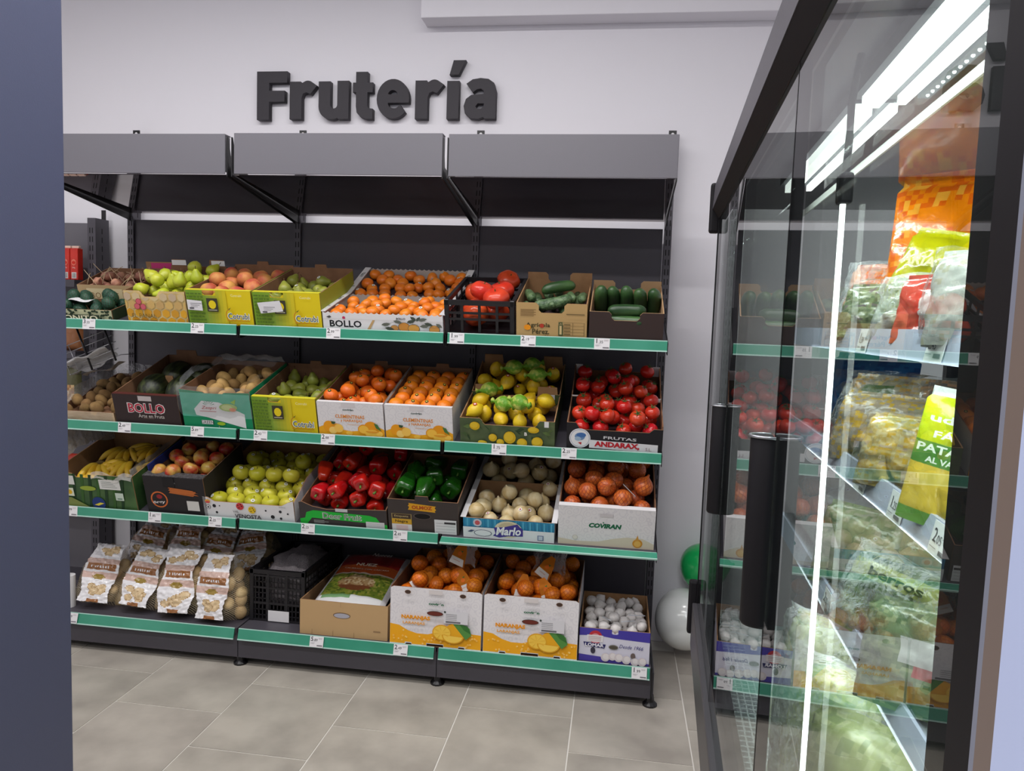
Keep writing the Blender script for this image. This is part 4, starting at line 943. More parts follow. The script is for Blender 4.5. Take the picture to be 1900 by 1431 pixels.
D.text('Deer Fruit', .49, .51, .27, (196, 214, 196), wid=.44, bold=.05); D.text('Deer Fruit', .49, .51, .25, (120, 134, 122), wid=.43, bold=.012)
for k in range(3): D.rect(.16, .12+k*.06, .28+.05*(k % 2), .145+k*.06, (170, 170, 168))
D.rect(.76, .02, .97, .36, (214, 214, 216))
for k in range(3): D.rect(.77, .10+k*.08, .96, .108+k*.08, (150, 150, 150))
D.rect(.42, .76, .56, .92, (200, 200, 202)); done(b)
fill(b, 'rpepper', 70, 'glossy red pepper in the dark box with the green swoosh', 'red peppers', 'pepper', 'y', 84, ky=1.5, zmax=.25)
b = carton('fruit_box', 'dark card box of green peppers with an oval hand hole and gold label', 3, 1.750, 2.090, .170, .45, outer=C((66, 58, 56)), inner=m_kraftd, front=tabbed(.336, .170, [(.39, .59)], .022), tray=.06, hb=.19, sideouter=C((66, 58, 56)))
D = b.deco
D.poly([(.29, .82), (.31, .79), (.29, .70), (.68, .66), (.67, .70), (.69, .74), (.67, .80), (.69, .85), (.30, .91), (.31, .87)], (220, 160, 36)); D.text('OLMOZ', .49, .785, .10, (176, 76, 30), wid=.28, bold=.05)
D.ell(.49, .52, .125, .10, (96, 86, 80), 20); D.ell(.49, .52, .115, .085, (14, 12, 12), 20)
D.rect(.05, .40, .335, .56, (170, 150, 96)); D.rect(.06, .41, .325, .55, (66, 50, 40)); D.text('Etiqueta', .19, .48, .08, (206, 186, 130), wid=.20); D.rect(.05, .24, .335, .40, (206, 160, 46)); D.text('Negra', .19, .32, .10, (70, 52, 26), wid=.18, bold=.02); D.rect(.05, .03, .335, .24, (220, 216, 216))
for k in range(4): D.rect(.11, .06+k*.04, .28, .075+k*.04, (210, 150, 156))
D.rect(.66, .02, .97, .46, (222, 222, 224))
for k in range(4): D.rect(.68, .08+k*.09, .95, .088+k*.09, (150, 150, 152))
D.rect(.80, .34, .96, .40, (60, 58, 60)); done(b)
fill(b, 'gpepper', 40, 'glossy dark green pepper in the dark box with the hand hole', 'green peppers', 'pepper', 'y', 85, ky=1.45, zmax=.25)
b = carton('fruit_crate', 'long white-rimmed crate of pale onions split by a card divider', 3, 2.108, 2.534, .100, .63, outer=C((58, 146, 184)), inner=m_kraft, tray=.012, cat='crate', sideouter=m_white)
for sx in (-1, 1): box('side_rail', (sx*.211-.013, sx*.211+.013, -.315, .315, .10, .104), m_white, b.e, .001, 1)
D = b.deco
for k in range(26): D.rect(k/26, .56, k/26+.018, .98, (84, 170, 204) if k % 2 else (44, 128, 170))
D.rect(0, 0, 1, .56, (226, 228, 232)); D.circ(.16, .80, .20, (196, 200, 214), 16); D.circ(.16, .80, .12, (200, 90, 96), 12); D.circ(.82, .86, .0001, (255, 255, 255), 5)
D.ell(.50, .55, .15, .44, (214, 206, 176), 20); D.ell(.50, .55, .12, .36, (196, 184, 150), 20)
D.poly([(.33, .18), (.36, .30), (.34, .62), (.45, .66), (.60, .86), (.63, .70), (.66, .62), (.66, .24), (.5, .20), (.4, .10)], (70, 58, 142)); D.text('Marlo', .50, .46, .40, (240, 240, 244), wid=.27, bold=.03, shear=.25, rot=.05)
D.ell(.22, .28, .10, .17, (70, 80, 110), 14); D.ell(.22, .28, .092, .15, (226, 228, 232), 14); D.poly([(.05, .32), (.09, .42), (.13, .40), (.09, .30)], (70, 80, 110)); D.rect(.82, .10, .885, .36, (110, 124, 160)); D.rect(.83, .13, .875, .33, (196, 204, 220))
done(b)
box('card_divider', (-.205, .205, .05, .056, .0, .10), m_kraft, b.e)
fill(b, 'wonion', 30, 'pale papery onion in the front half of the white-rimmed crate', 'pale onions in front of the divider', 'onion', 'any', 86, st=.35, y0=-.305, y1=.045, zmax=.150, rscale=.98)
fill(b, 'wonion', 24, 'pale papery onion in the rear half of the white-rimmed crate', 'pale onions behind the divider', 'onion', 'any', 87, st=.2, y0=.062, y1=.30, zmax=.18, rscale=1.0)

# ---------- net bags ----------
def netbag(name, label, cat, group, mat, kk, pts, netm, mode='any', seed=0, wraps=(), tail=None):
    """produce in a stretched net: each piece a part, the net one thin skin over them"""
    k = KINDS[kk]; e = empty(name, label, cat, mat, group); rng = random.Random(seed)
    bm = bmesh.new(); uvl = bm.loops.layers.uv.new('UVMap')
    for (x, y, z, q) in pts:
        R_ = rr(rng, mode); S = Matrix.Scale(q/k.r, 4)
        obj(k.name, k.me, None, e, Matrix.Translation((x, y, z)) @ R_ @ S)
        tmp = bpy.data.meshes.new('t'); b2 = bmesh.new(); b2.from_mesh(k.me); b2.transform(Matrix.Translation((x, y, z)) @ R_ @ S @ Matrix.Scale(1.018, 4)); b2.to_mesh(tmp); b2.free(); bm.from_mesh(tmp); bpy.data.meshes.remove(tmp)
    me = bpy.data.meshes.new('net'); bm.to_mesh(me); bm.free(); me.shade_smooth()
    obj('net', me, netm, e)
    return e
n_or = net_mat('orange_netting', (196, 84, 18), 11, .12); n_on = net_mat('brown_netting', (150, 58, 30), 13, .14); n_wh = net_mat('white_netting', (226, 222, 220), 9, .16); n_gr = net_mat('green_netting', (24, 96, 74), 12, .18)
# avocado nets in the low tray
for i, (xa, xb) in enumerate(((-.15, -.01), (.005, .145))):
    pts = [((xa+xb)/2+x, y, z, q) for x, y, z, q in settle(.14, .185, .006, .031, 7, random.Random(90+i), 1.1)]
    e = netbag('avocado_net', 'green net bag of dark avocados in the low tray', 'net bag', 'avocado net bags', btray.mat, 'avocado', pts, n_gr, seed=i)
    if i == 0: film_sheet('white_label', lambda u, v: (-.12+.13*u, -.06+.05*v, .085+.006*sin(u*6)), 8, 4, e, 1, .004, m_white)
# covirán onion box
b = carton('fruit_box', 'tall white card box of netted brown onions with green lettering', 3, 2.547, 2.982, .196, .50, outer=m_cov, inner=m_kraftd, tray=.125, hb=.24, rim=.03, rimmat=m_white)
D = b.deco
D.poly([(0, 0), (1, 0), (1, .14), (.88, .27), (.72, .28), (.58, .22), (.42, .12), (.2, .10), (0, .16)], (214, 202, 182)); D.text('COVIRAN', .49, .54, .105, (28, 104, 70), wid=.33, bold=.06, shear=.2); D.circ(.47, .625, .018, (28, 104, 70), 8)
D.circ(.83, .14, .115, (206, 140, 50), 16); D.poly([(.80, .20), (.83, .36), (.845, .20)], (206, 150, 70)); D.circ(.83, .13, .08, (226, 176, 90), 14); D.circ(.18, .20, .06, (196, 190, 176), 12); D.circ(.18, .20, .052, (224, 218, 210), 12); D.rect(.43, .78, .57, .86, (206, 200, 202)); done(b)
ptsa = settle(.41, .46, .125, .044, 60, random.Random(91), 1.0, zmax=.30)
for half in (0, 1):
    pp = [p for p in ptsa if (p[1] < .0) == (half == 0)]
    e = netbag('onion_net', 'net bag of brown onions at the %s of the tall white box' % ('front' if half == 0 else 'back'), 'net bag', 'onion net bags', b.mat, 'onion', pp, n_on, seed=5+half)
tube_obj('net_string', [(.0, .02, .25), (.06, -.05, .225), (.11, -.11, .205), (.125, -.13, .20)], .0022, m_white, e, 5)

# ---------- bottom shelf ----------
m_carton = C((190, 156, 112))
b = carton('fruit_box', 'plain kraft carton with a hand slot holding a bag of nuts', 4, 1.312, 1.756, .170, .60, outer=m_carton, inner=m_kraft, tray=.10)
D = b.deco
D.ell(.48, .62, .10, .09, (120, 96, 70), 18); D.ell(.48, .615, .09, .07, (170, 168, 178), 18); D.rect(.84, .22, .92, .26, (150, 120, 86))
for x in (.14, .38, .62): D.rect(x, 0, x+.003, .16, (140, 110, 78))
D.rect(.465, .86, .467, 1, (140, 110, 78)); done(b); bkraft = b
m_naran = m_cov
def naranjas(x0, x1, label):
    b = carton('fruit_box', label, 4, x0, x1, .283, .56, outer=m_cov, inner=m_kraftd, tray=.12, hb=.30, v0=-.008, front=[(-.2195, 0), (-.145, 0), (-.14, .012), (-.115, .012), (-.11, 0), (-.04, 0), (-.04, .016), (.04, .016), (.04, 0), (.11, 0), (.115, .012), (.14, .012), (.145, 0), (.2195, 0), (.2195, .275), (.205, .283), (-.205, .283), (-.2195, .275)])
    D = b.deco
    D.poly([(0, .03), (.165, .03), (.17, .06), (.24, .06), (.245, .03), (.405, .03), (.405, .07), (.595, .07), (.595, .03), (.755, .03), (.76, .06), (.83, .06), (.835, .03), (1, .03), (1, .28), (.86, .29), (.7, .32), (.55, .28), (.42, .22), (.3, .22), (.2, .26), (.1, .34), (0, .36)], (240, 170, 28))
    rg = random.Random(int(x0*50))
    for k in range(34):
        x, y = rg.uniform(.02, .98), rg.uniform(.06, .26)
        if .38 < x < .62 and y < .10: continue
        D.circ(x, y, .016, (250, 206, 110), 7)
        if k % 2: D.circ(x, y, .008, (240, 170, 28), 6)
    D.text('covirán', .51, .76, .035, (40, 104, 70), wid=.16, bold=.05); D.ell(.50, .60, .09, .042, (60, 50, 44), 18); D.ell(.50, .60, .083, .034, (108, 46, 36), 18)
    D.text('NARANJAS', .29, .50, .075, (232, 150, 26), wid=.31, bold=.06); D.text('LARANJAS', .27, .405, .055, (232, 160, 50), wid=.24, bold=.03)
    D.ell(.72, .30, .115, .16, (232, 168, 30), 20); D.poly([(.70, .45), (.78, .47), (.88, .40), (.90, .28), (.84, .20)], (84, 140, 66)); D.poly([(.76, .47), (.86, .43), (.90, .30), (.82, .36)], (56, 112, 50))
    D.ell(.58, .29, .105, .135, (226, 164, 36), 20); D.ell(.58, .29, .092, .115, (244, 200, 76), 20); D.ell(.70, .25, .12, .13, (226, 164, 36), 16, pi*.98, pi*1.98); D.ell(.70, .245, .105, .11, (246, 204, 84), 16, pi*.98, pi*1.98)
    for k in range(8): a = k*pi/4+.2; D.poly([(.58, .29), (.58+.085*cos(a), .29+.105*sin(a)), (.58+.085*cos(a+.07), .29+.105*sin(a+.07))], (232, 176, 50))
    D.rect(.60, .46, .86, .67, (216, 214, 218)); D.rect(.62, .47, .78, .50, (110, 108, 112))
    for k in range(4): D.rect(.62, .52+k*.03, .74, .53+k*.03, (160, 158, 162))
    D.circ(.61, .65, .018, (60, 70, 64), 10)
    for x in (.20, .80): D.ell(x, .94, .035, .035, (120, 90, 66), 12); D.ell(x, .94, .028, .028, (70, 52, 44), 12)
    D.rect(.43, .93, .58, 1.0, (214, 206, 204)); done(b)
    return b
def orange_tags(e, spots):
    for (x, y, z, a, l) in spots:
        bm = bmesh.new(); vs = [bm.verts.new(p) for p in ((-.035, 0, -.05), (.045, 0, -.055), (.03, 0, .02), (.012, .002, .06), (-.012, .002, .06), (-.03, 0, .02))]; bm.faces.new(vs)
        bmesh.ops.solidify(bm, geom=list(bm.faces), thickness=.0008)
        t = obj('bag_label', from_bm(bm, 'bag_label'), C((240, 150, 36)), e, Matrix.Translation((x, y, z)) @ Matrix.Rotation(a, 4, 'Y') @ Matrix.Rotation(l, 4, 'X'))
        D = Deco(.08, .115); D.poly([(.06, .0), (.98, -.06+.05), (.86, .28), (.10, .30)], (236, 232, 228)); D.circ(.5, .48, .10, (224, 110, 24), 10); D.poly([(.5, .6), (.66, .62), (.6, .54)], (70, 120, 50)); D.text('NARANJA', .48, .16, .06, (214, 130, 60))
        D.build(t, -.0006, Matrix.Translation((0, 0, -.05)))
for i, (x0, x1, lb, sp) in enumerate(((1.770, 2.212, 'white and orange carton of netted oranges beside the kraft nut carton, lettered NARANJAS', ((.07, -.10, .40, .35, -.3), (.11, -.19, .30, -.5, -.5), (-.09, -.20, .285, .9, -.5))), (2.219, 2.660, 'white and orange carton of netted oranges beside the blue garlic box, lettered NARANJAS', ((.05, -.12, .375, .6, -.4), (-.05, -.20, .30, .12, -.4), (.06, -.205, .295, -.5, -.5))))):
    b = naranjas(x0, x1, lb)
    pts = settle(.41, .50, .12, .041, 60, random.Random(95+i), 1.0, zmax=.36 if i == 0 else .34)
    e = netbag('orange_net', 'orange net bag of oranges in the carton beside the %s' % ('kraft nut carton' if i == 0 else 'blue garlic box'), 'net bag', None, b.mat, 'orange', pts, n_or, seed=i)
    orange_tags(e, sp)
    film_sheet('clear_bag_top', lambda u, v: (-.02+.16*u, -.02+.04*sin(u*4), .32+.12*v), 10, 6, e, 21+i, .02)
b = carton('fruit_box', 'blue and white card box of netted garlic, lettered Desde 1966', 4, 2.664, 2.988, .156, .44, outer=C((214, 212, 226)), inner=m_kraft, tray=.07, hb=.17, front=notch(.32, .156, .47, .54, .02))
D = b.deco
D.poly([(0, .76), (.25, .80), (.5, .74), (1, .70), (1, .88), (.55, .88), (.53, .86), (.48, .86), (.46, .88), (.46, 1), (0, 1)], (72, 62, 160)); D.poly([(.55, 1), (.55, .88), (1, .86), (1, 1)], (72, 62, 160)); D.poly([(0, .0), (1, .0), (1, .06), (.6, .12), (.3, .16), (0, .20)], (78, 66, 160))
D.circ(.23, .74, .20, (190, 50, 62), 18); D.circ(.23, .70, .15, (214, 150, 156), 14); D.rect(.11, .60, .34, .80, (226, 222, 224))
for k in range(3): D.rect(.13, .64+k*.05, .31, .655+k*.05, (190, 150, 150))
D.poly([(.06, .58), (.38, .54), (.36, .42), (.08, .46)], (40, 40, 96)); D.text('LOMAR', .22, .50, .09, (230, 228, 236), wid=.26, bold=.04)
D.text('Desde 1966', .74, .52, .11, (70, 66, 130), wid=.34, shear=.3, rot=-.03); D.ell(.49, .48, .07, .075, (130, 126, 120), 14); D.ell(.49, .475, .06, .055, (84, 78, 66), 14)
D.ell(.20, .34, .035, .10, (60, 56, 70), 12); D.ell(.77, .27, .035, .09, (110, 96, 90), 12)
for (cx, cy, r) in ((.38, .16, .13), (.48, .20, .12), (.57, .18, .13), (.68, .14, .13), (.80, .10, .12), (.90, .12, .13)): D.circ(cx, cy, r, (214, 204, 206), 12); D.circ(cx+.01, cy+.02, r*.7, (230, 222, 222), 12)
done(b)
ptsa = settle(.30, .42, .07, .027, 84, random.Random(98), 1.0, zmax=.185)
cols = {}
for p in ptsa: cols.setdefault(min(4, int((p[0]+.15)/.06)), []).append(p)
for kx in sorted(cols):
    e = netbag('garlic_net', 'slim white net of garlic bulbs lying in the blue garlic box', 'net bag', 'garlic nets in the blue box', b.mat, 'garlic', cols[kx], n_wh, mode='any', seed=kx)
rg = random.Random(12)
for k, (x, y, a) in enumerate(((-.04, -.15, .4), (.06, -.17, -.7), (.10, -.10, -.9))):
    t = box('net_end_strip', (-.004, .004, -.05, .05, 0, .0015), M('clear_strip', (220, 224, 232), .15), e); t.matrix_local = Matrix.Translation((x, y, .178+.004*k)) @ Matrix.Rotation(a, 4, 'Z') @ Matrix.Rotation(-.2, 4, 'X')
# black crate with grey mesh sack
b = plastic_crate('plastic_crate', 'black plastic crate with a grey mesh sack, on the bottom shelf', 4, 1.005, 1.298, .265, .50, v0=.105, nv=3, rows=(0, .33, .63, .86), fine=5)
box('torn_label', (-.045, .065, -.252, -.2515, .005, .06), m_white, b.e)
def sack_mesh(w, d, h, n=14, amp=.02, seed=0, sq=.62):
    bm = bmesh.new(); bmesh.ops.create_uvsphere(bm, u_segments=28, v_segments=18, radius=1)
    def q(a): return math.copysign(abs(a)**sq, a)
    for v in bm.verts:
        p = Vector((q(v.co.x)*w/2, q(v.co.y)*d/2, q(v.co.z)*h/2)); k = mnoise.noise(v.co*3+Vector((seed, 0, 0)))+.5*mnoise.noise(v.co*7+Vector((0, seed, 0)))
        v.co = p+v.co*amp*k
    return from_bm(bm, 'sack', True)
o = obj('mesh_sack', sack_mesh(.25, .40, .26, seed=2, amp=.03), M('grey_mesh_sack', (140, 132, 136), .8, rgb2=(170, 162, 166), nscale=150, bump=.6, bscale=300), None, b.mat @ Matrix.Translation((0, .03, .15))); setp(o, 'grey mesh sack inside the bottom-shelf black crate', 'sack')

# painted-grid sheets: a curved wrapper whose print is set face by face
def wrapper(name, fn, nu, nv, paint, parent, rough=.28, amp=.0, seed=0, mats=None):
    bm = bmesh.new(); g = []; mats = [] if mats is None else mats; idx = {}
    for i in range(nu+1):
        row = []
        for j in range(nv+1):
            p = Vector(fn(i/nu, j/nv))
            if amp: p += Vector((0, -1, .3))*amp*mnoise.noise(Vector((i*.45+seed, j*.45, seed*2)))
            row.append(bm.verts.new(p))
        g.append(row)
    for i in range(nu):
        for j in range(nv):
            f = bm.faces.new((g[i][j], g[i+1][j], g[i+1][j+1], g[i][j+1])); c = paint((i+.5)/nu, (j+.5)/nv)
            m = M('gloss_%02x%02x%02x' % tuple(c), c, rough=rough, spec=.6, bump=.25, bscale=40)
            if m not in mats: mats.append(m)
            f.material_index = mats.index(m)
    me = bpy.data.meshes.new(name); bm.to_mesh(me); bm.free(); me.shade_smooth()
    return obj(name, me, mats, parent)
WHT, PNK, BRN, GLD, TAN, TAND = (234, 232, 234), (206, 176, 164), (150, 98, 54), (150, 124, 48), (216, 190, 148), (184, 152, 108)
def potato_paint(seed):
    rg = random.Random(seed); els = [(rg.uniform(.2, .8), .20+rg.uniform(-.08, .09), .15, .055) for _ in range(7)]; els2 = [(rg.uniform(.2, .8), .86+rg.uniform(-.06, .06), .15, .05) for _ in range(5)]
    def paint(u, v):
        if v < .045: return BRN if .3 < u < .7 else WHT
        if (u-.5)**2/.03+(v-.42)**2/.0022 < 1: return GLD
        if v < .40:
            for n, (cx, cy, rx, ry) in enumerate(els):
                q = (u-cx)**2/rx**2+(v-cy)**2/ry**2
                if q < 1: return TAND if q > .72 else TAN
            return WHT
        if v < .50: return PNK
        if v < .53: return WHT
        if v < .64: return BRN if (.08 < u < .92 and not (.57 < v < .60 and .2 < u < .8 and int(u*24) % 2)) else WHT
        if v < .74: return PNK
        for n, (cx, cy, rx, ry) in enumerate(els2):
            q = (u-cx)**2/rx**2+(v-cy)**2/ry**2
            if q < 1: return TAND if q > .72 else TAN
        return WHT
    return paint
n_pot = net_mat('potato_netting', (206, 190, 160), 34, .12)
POT = {}
def potato_bag_parts(e, var):
    rng = random.Random(200+var); W_b, D_b, H_b = .268, .18, .30
    pts = []
    for k in range(22):
        z = .035+.23*(k/22); a = rng.uniform(0, 6.28); sc = .72 if z > .2 else 1
        pts.append((cos(a)*(W_b/2-.035)*sc, sin(a)*(D_b/2-.033)*sc, z, .033))
    for (x, y, z, q) in pts: obj('potato', KINDS['potato'].me, None, e, Matrix.Translation((x, y, z)) @ rr(rng, 'any'))
    me = POT.get(('net', var))
    if me is None:
        bm = bmesh.new(); uvl = bm.loops.layers.uv.new('UVMap'); nu, nv = 26, 16; g = []
        for i in range(nu):
            row = []
            for j in range(nv+1):
                a = 2*pi*i/nu; t = j/nv; rr_ = min(1, .75+t*3, ) if t < .1 else (1 if t < .6 else max(.12, 1-(t-.6)*1.9)); k = 1+.10*mnoise.noise(Vector((cos(a)*2.4, sin(a)*2.4, t*6+var)))
                ca, sa = cos(a), sin(a)
                row.append(bm.verts.new((math.copysign(abs(ca)**.8, ca)*W_b/2*rr_*k, math.copysign(abs(sa)**.8, sa)*D_b/2*(rr_ if t < .6 else rr_*.9)*k, t*H_b*1.06)))
            g.append(row)
        for i in range(nu):
            for j in range(nv):
                i2 = (i+1) % nu; f = bm.faces.new((g[i][j], g[i2][j], g[i2][j+1], g[i][j+1]))
                for lp, (uu, vv) in zip(f.loops, ((i, j), (i+1, j), (i+1, j+1), (i, j+1))): lp[uvl].uv = (uu/nu, vv/nv)
        me = bpy.data.meshes.new('net'); bm.to_mesh(me); bm.free(); me.shade_smooth(); me.materials.append(n_pot); POT[('net', var)] = me
    obj('net', me, None, e)
    def fn(u, v):
        wv = .084*(1-.12*sin(v*9+var)); x = (u-.5)*2*wv
        y = -D_b/2*1.07-.004+.9*x*x+(.10*(max(0, v-.62))**1.3)*1.6+.004*sin(v*14+u*3)
        return (x, y, .004+v*H_b*1.02)
    if ('wrap', var) in POT: obj('bag_wrapper', POT[('wrap', var)], None, e)
    else:
        o = wrapper('bag_wrapper', fn, 26, 56, potato_paint(var), e, amp=.010, seed=var, rough=.14); POT[('wrap', var)] = o.data
def potato_bag(x, y, z, lean, yaw, var, label, group=None, sc=1.0, roll=0.0):
    e = empty('potato_bag', label, 'potato bag', Matrix.Translation((x, y, z)) @ Matrix.Rotation(rad(yaw), 4, 'Z') @ Matrix.Rotation(rad(lean), 4, 'X') @ Matrix.Rotation(rad(roll), 4, 'Y') @ Matrix.Scale(sc, 4), group)
    potato_bag_parts(e, var); return e
Z4 = .192
for i, (x, y, lean, yaw, sc, roll, lab) in enumerate(((.175, -.535, -26, 8, .98, 4, 'net bag of potatoes in the front row, half beside the pillar'), (.410, -.54, -27, 3, .98, 5, 'net bag of potatoes in the front row next to the bag by the pillar'), (.645, -.55, -20, 0, 1.04, -2, 'net bag of potatoes in the front row, wide white wrapper facing forward'), (.862, -.56, -14, -10, 1.02, -4, 'front-row net bag of potatoes turned to show its bare net beside the crate'))):
    potato_bag(x, y, Z4, lean, yaw, i % 3, lab, None, sc, roll)
for i, (x, y, z, lean, yaw, roll, lab) in enumerate(((.25, -.29, .30, -42, 8, 10, 'net bag of potatoes lying behind the front row, leftover white wrapper creased'), (.50, -.28, .31, -34, 0, 0, 'net bag of potatoes standing behind the front row with potatoes printed at its top'), (.665, -.29, .28, -40, -2, 3, 'net bag of potatoes leaning back behind the wide white wrapper bag'), (.885, -.27, .30, -42, -6, -14, 'net bag of potatoes twisted sideways at the back beside the black crate'), (.76, -.10, .30, -24, 0, -5, 'net bag of potatoes at the very back of the shelf near the black crate'), (.36, -.09, .31, -24, 4, 14, 'net bag of potatoes tipped over at the very back of the shelf near the pillar'))):
    potato_bag(x, y, z, lean, yaw, (i+1) % 3, lab, None, .98, roll)
# nut bag lying in the kraft carton
e = empty('nut_bag', 'white, red and green printed bag of nuts lying in the kraft carton', 'bag', bkraft.mat @ Matrix.Translation((.0, .0, .115)) @ Matrix.Rotation(rad(11), 4, 'X'))
def nutpaint(u, v):
    if u < .06 or u > .94: return (206, 204, 206)
    if v < .14: return (222, 222, 222) if not (abs(u-.3) < .2 and v > .08) else (120, 160, 110)
    if v < .50:
        q = (u-.48)**2/.07+(v-.34)**2/.018
        if q < 1: return ((196, 160, 112), (226, 200, 156), (170, 124, 80))[int(abs(mnoise.noise(Vector((u*22, v*26, 1))))*9) % 3] if v > .3 else (140, 84, 52)
        return ((120, 140, 50), (150, 160, 60), (96, 120, 46), (170, 166, 80))[int(abs(mnoise.noise(Vector((u*12, v*14, 3))))*10) % 4]
    if v < .53: return (226, 206, 190)
    if v < .68: return (206, 96, 44)
    if v < .90: return (150, 34, 34) if u < .8 else (176, 40, 36)
    return (120, 30, 32)
def nutfn(sgn):
    def f(u, v): 
        q = max(0, 1-(2*u-1)**2)**.5*max(0, 1-(2*v-1)**4)**.5
        return ((u-.5)*.36, (v-.5)*.52, sgn*.045*q+.062+.006*mnoise.noise(Vector((u*9, v*9, sgn)))*q)
    return f
wrapper('bag_front', nutfn(1), 34, 44, nutpaint, e); wrapper('bag_back', nutfn(-1), 12, 16, lambda u, v: (206, 204, 206), e)
D = Deco(.36, .52); D.text('NUEZ', .48, .66, .05, (240, 226, 206), wid=.3, bold=.03); D.text('CALIBRADA CON CÁSCARA', .52, .575, .03, (244, 226, 206), wid=.66); D.text('Nueces', .62, .87, .06, (236, 226, 220), wid=.3, shear=.3)
D.build(e, 0, Matrix.Translation((0, -.26, .112)) @ Matrix.Rotation(-pi/2, 4, 'X'))

# ================================================================== GLASS-DOOR REFRIGERATOR
AL = rad(3.3)
FN = Vector((cos(AL), -sin(AL), 0)); FU = Vector((sin(AL), cos(AL), 0))
FC = FN.dot(CAMPOS)+.155
FM = Matrix(((FN.x, FU.x, 0, FN.x*FC), (FN.y, FU.y, 0, FN.y*FC), (0, 0, 1, 0), (0, 0, 0, 1)))   # local: x into the cabinet, y along its front, z up
fr = empty('refrigerator', 'tall black multi-deck refrigerator with glass doors, full of bagged vegetables', 'refrigerator', FM)
m_fblack = M('fridge_black', (20, 18, 22), .55, spec=.2); m_fgrey = M('fridge_header_grey', (72, 69, 76), .45, bump=.04, bscale=300)
m_fin = M('fridge_liner', (196, 202, 206), .5); m_rim = M('dark_grey_sill', (62, 60, 64), .4)
S0, S1 = -1.30, -4.9
def fbox(nm, dims, mat, parent=fr, bevel=0.0): return box(nm, dims, mat, parent, bevel)
hp = obj('header', extrude_poly([(-.022, 2.121), (.80, 2.121), (.80, 2.27), (.06, 2.27), (-.018, 2.195)], S0-S1, 'header'), [m_fgrey, m_fgrey], fr, Matrix.Translation((0, S1, 0)))
obj('header_seal', extrude_poly([(-.021, 2.1205), (-.001, 2.088), (.022, 2.088), (.022, 2.1205)], S0-S1-.002, 'header_seal'), [m_fblack, m_fblack], fr, Matrix.Translation((0, S1, 0)))
fbox('end_cap', (-.030, .004, S0-.002, S0+.03, 2.045, 2.205), m_fblack, bevel=.008)
fbox('sill', (-.015, .06, S1, S0-.002, .665, .812), m_rim, bevel=.004)
fbox('end_cap', (-.028, .004, S0-.002, S0+.03, .70, .885), m_fblack, bevel=.008)
fbox('base', (.11, .80, S1, S0, .03, .70), m_fblack)
fbox('back_liner', (.76, .80, S1, S0, .70, 2.125), m_fin)
fbox('well_floor', (.06, .76, S1, S0-.01, .74, .765), m_fin)
g_out = thin_glass('door_glass', 1.62, (246, 250, 248)); g_in = thin_glass('inner_glass', 1.35, (246, 250, 248))
ep = fbox('end_glass', (.004, .76, S0-.006, S0, .81, 2.09), thin_glass('end_glass', 1.3))
fbox('end_post', (-.002, .010, S0-.008, S0+.002, .81, 2.09), m_fblack)
fbox('end_post', (.70, .76, S0-.03, S0+.002, .7, 2.125), m_fgrey)
# air grille along the sill: bars left between square holes
bm = bmesh.new(); 
for k in range(5): bbox(bm, .058+k*.0165, .062+k*.0165, S1, S0-.02, .800, .803)
y = S0-.02
while y > -3.5: bbox(bm, .058, .128, y-.005, y, .8002, .8032); y -= .022
o = obj('air_grille', from_bm(bm, 'air_grille'), M('white_enamel', (214, 218, 222), .4), fr); o['kind'] = 'stuff'
# doors
DOORS = [(-1.306, -1.990), (-1.996, -2.797), (-2.803, -3.456), (-3.462, -4.26)]
hm = None
def handle_mesh(L_):
    bm = bmesh.new(); n = 14; prof = []
    for i in range(n+1):
        a = pi*i/n; prof.append((-.002-.030*sin(a)**.8, .021*cos(a)))
    rings = []
    for z in (0, .004, L_-.004, L_):
        k = .93 if z in (0, L_) else 1
        rings.append([bm.verts.new((x*k, y*k, z)) for x, y in prof])
    for a in range(3):
        for i in range(n): bm.faces.new((rings[a][i], rings[a][i+1], rings[a+1][i+1], rings[a+1][i]))
        bm.faces.new((rings[a][n], rings[a][0], rings[a+1][0], rings[a+1][n]))
    bm.faces.new(rings[0]); bm.faces.new(rings[-1])
    return from_bm(bm, 'handle', True)
hm = handle_mesh(.262)
def cap_mesh():
    bm = bmesh.new(); tube(bm, [(-.002-.031*sin(pi*i/12)**.8, .0215*cos(pi*i/12), .262) for i in range(13)], .0022, 6)
    return from_bm(bm, 'handle_cap', True)
cm = cap_mesh(); m_cap = M('satin_metal', (150, 150, 156), .3, metal=.8)
for i, (ya, yb) in enumerate(DOORS):
    d = fbox('door', (0, .004, yb, ya, .812, 2.088), g_out)
    box('inner_pane', (.016, .018, yb+.008, ya-.008, .83, 2.07), g_in, d)
    box('door_edge', (.0, .016, yb, yb+.006, .812, 2.088), m_fblack, d)
    if i == 2: box('black_border', (.0062, .0072, yb+.004, yb+.052, .812, 2.088), m_fblack, d)
    if i < 2:
        h = obj('handle', hm, m_fblack, d, Matrix.Translation((-.0005, yb-.003, (1.292, 1.334)[i])))
        obj('handle_cap', cm, m_cap, d, Matrix.Translation((-.0005, yb-.003, (1.292, 1.334)[i])))
# wide aluminium door profile nearest the till
fbox('door_profile', (-.005, .003, -3.492, -3.461, .70, 2.11), m_fblack)
fbox('door_profile', (-.006, .003, -3.497, -3.492, .70, 2.11), M('grey_seal_edge', (120, 124, 140), .4))
fbox('door_profile', (-.006, .003, -3.528, -3.497, .70, 2.11), M('bronze_profile', (112, 98, 92), .45))
fbox('door_profile', (-.012, .003, -3.62, -3.528, .70, 2.11), M('brushed_blue_aluminium', (186, 198, 234), .4, metal=.1))
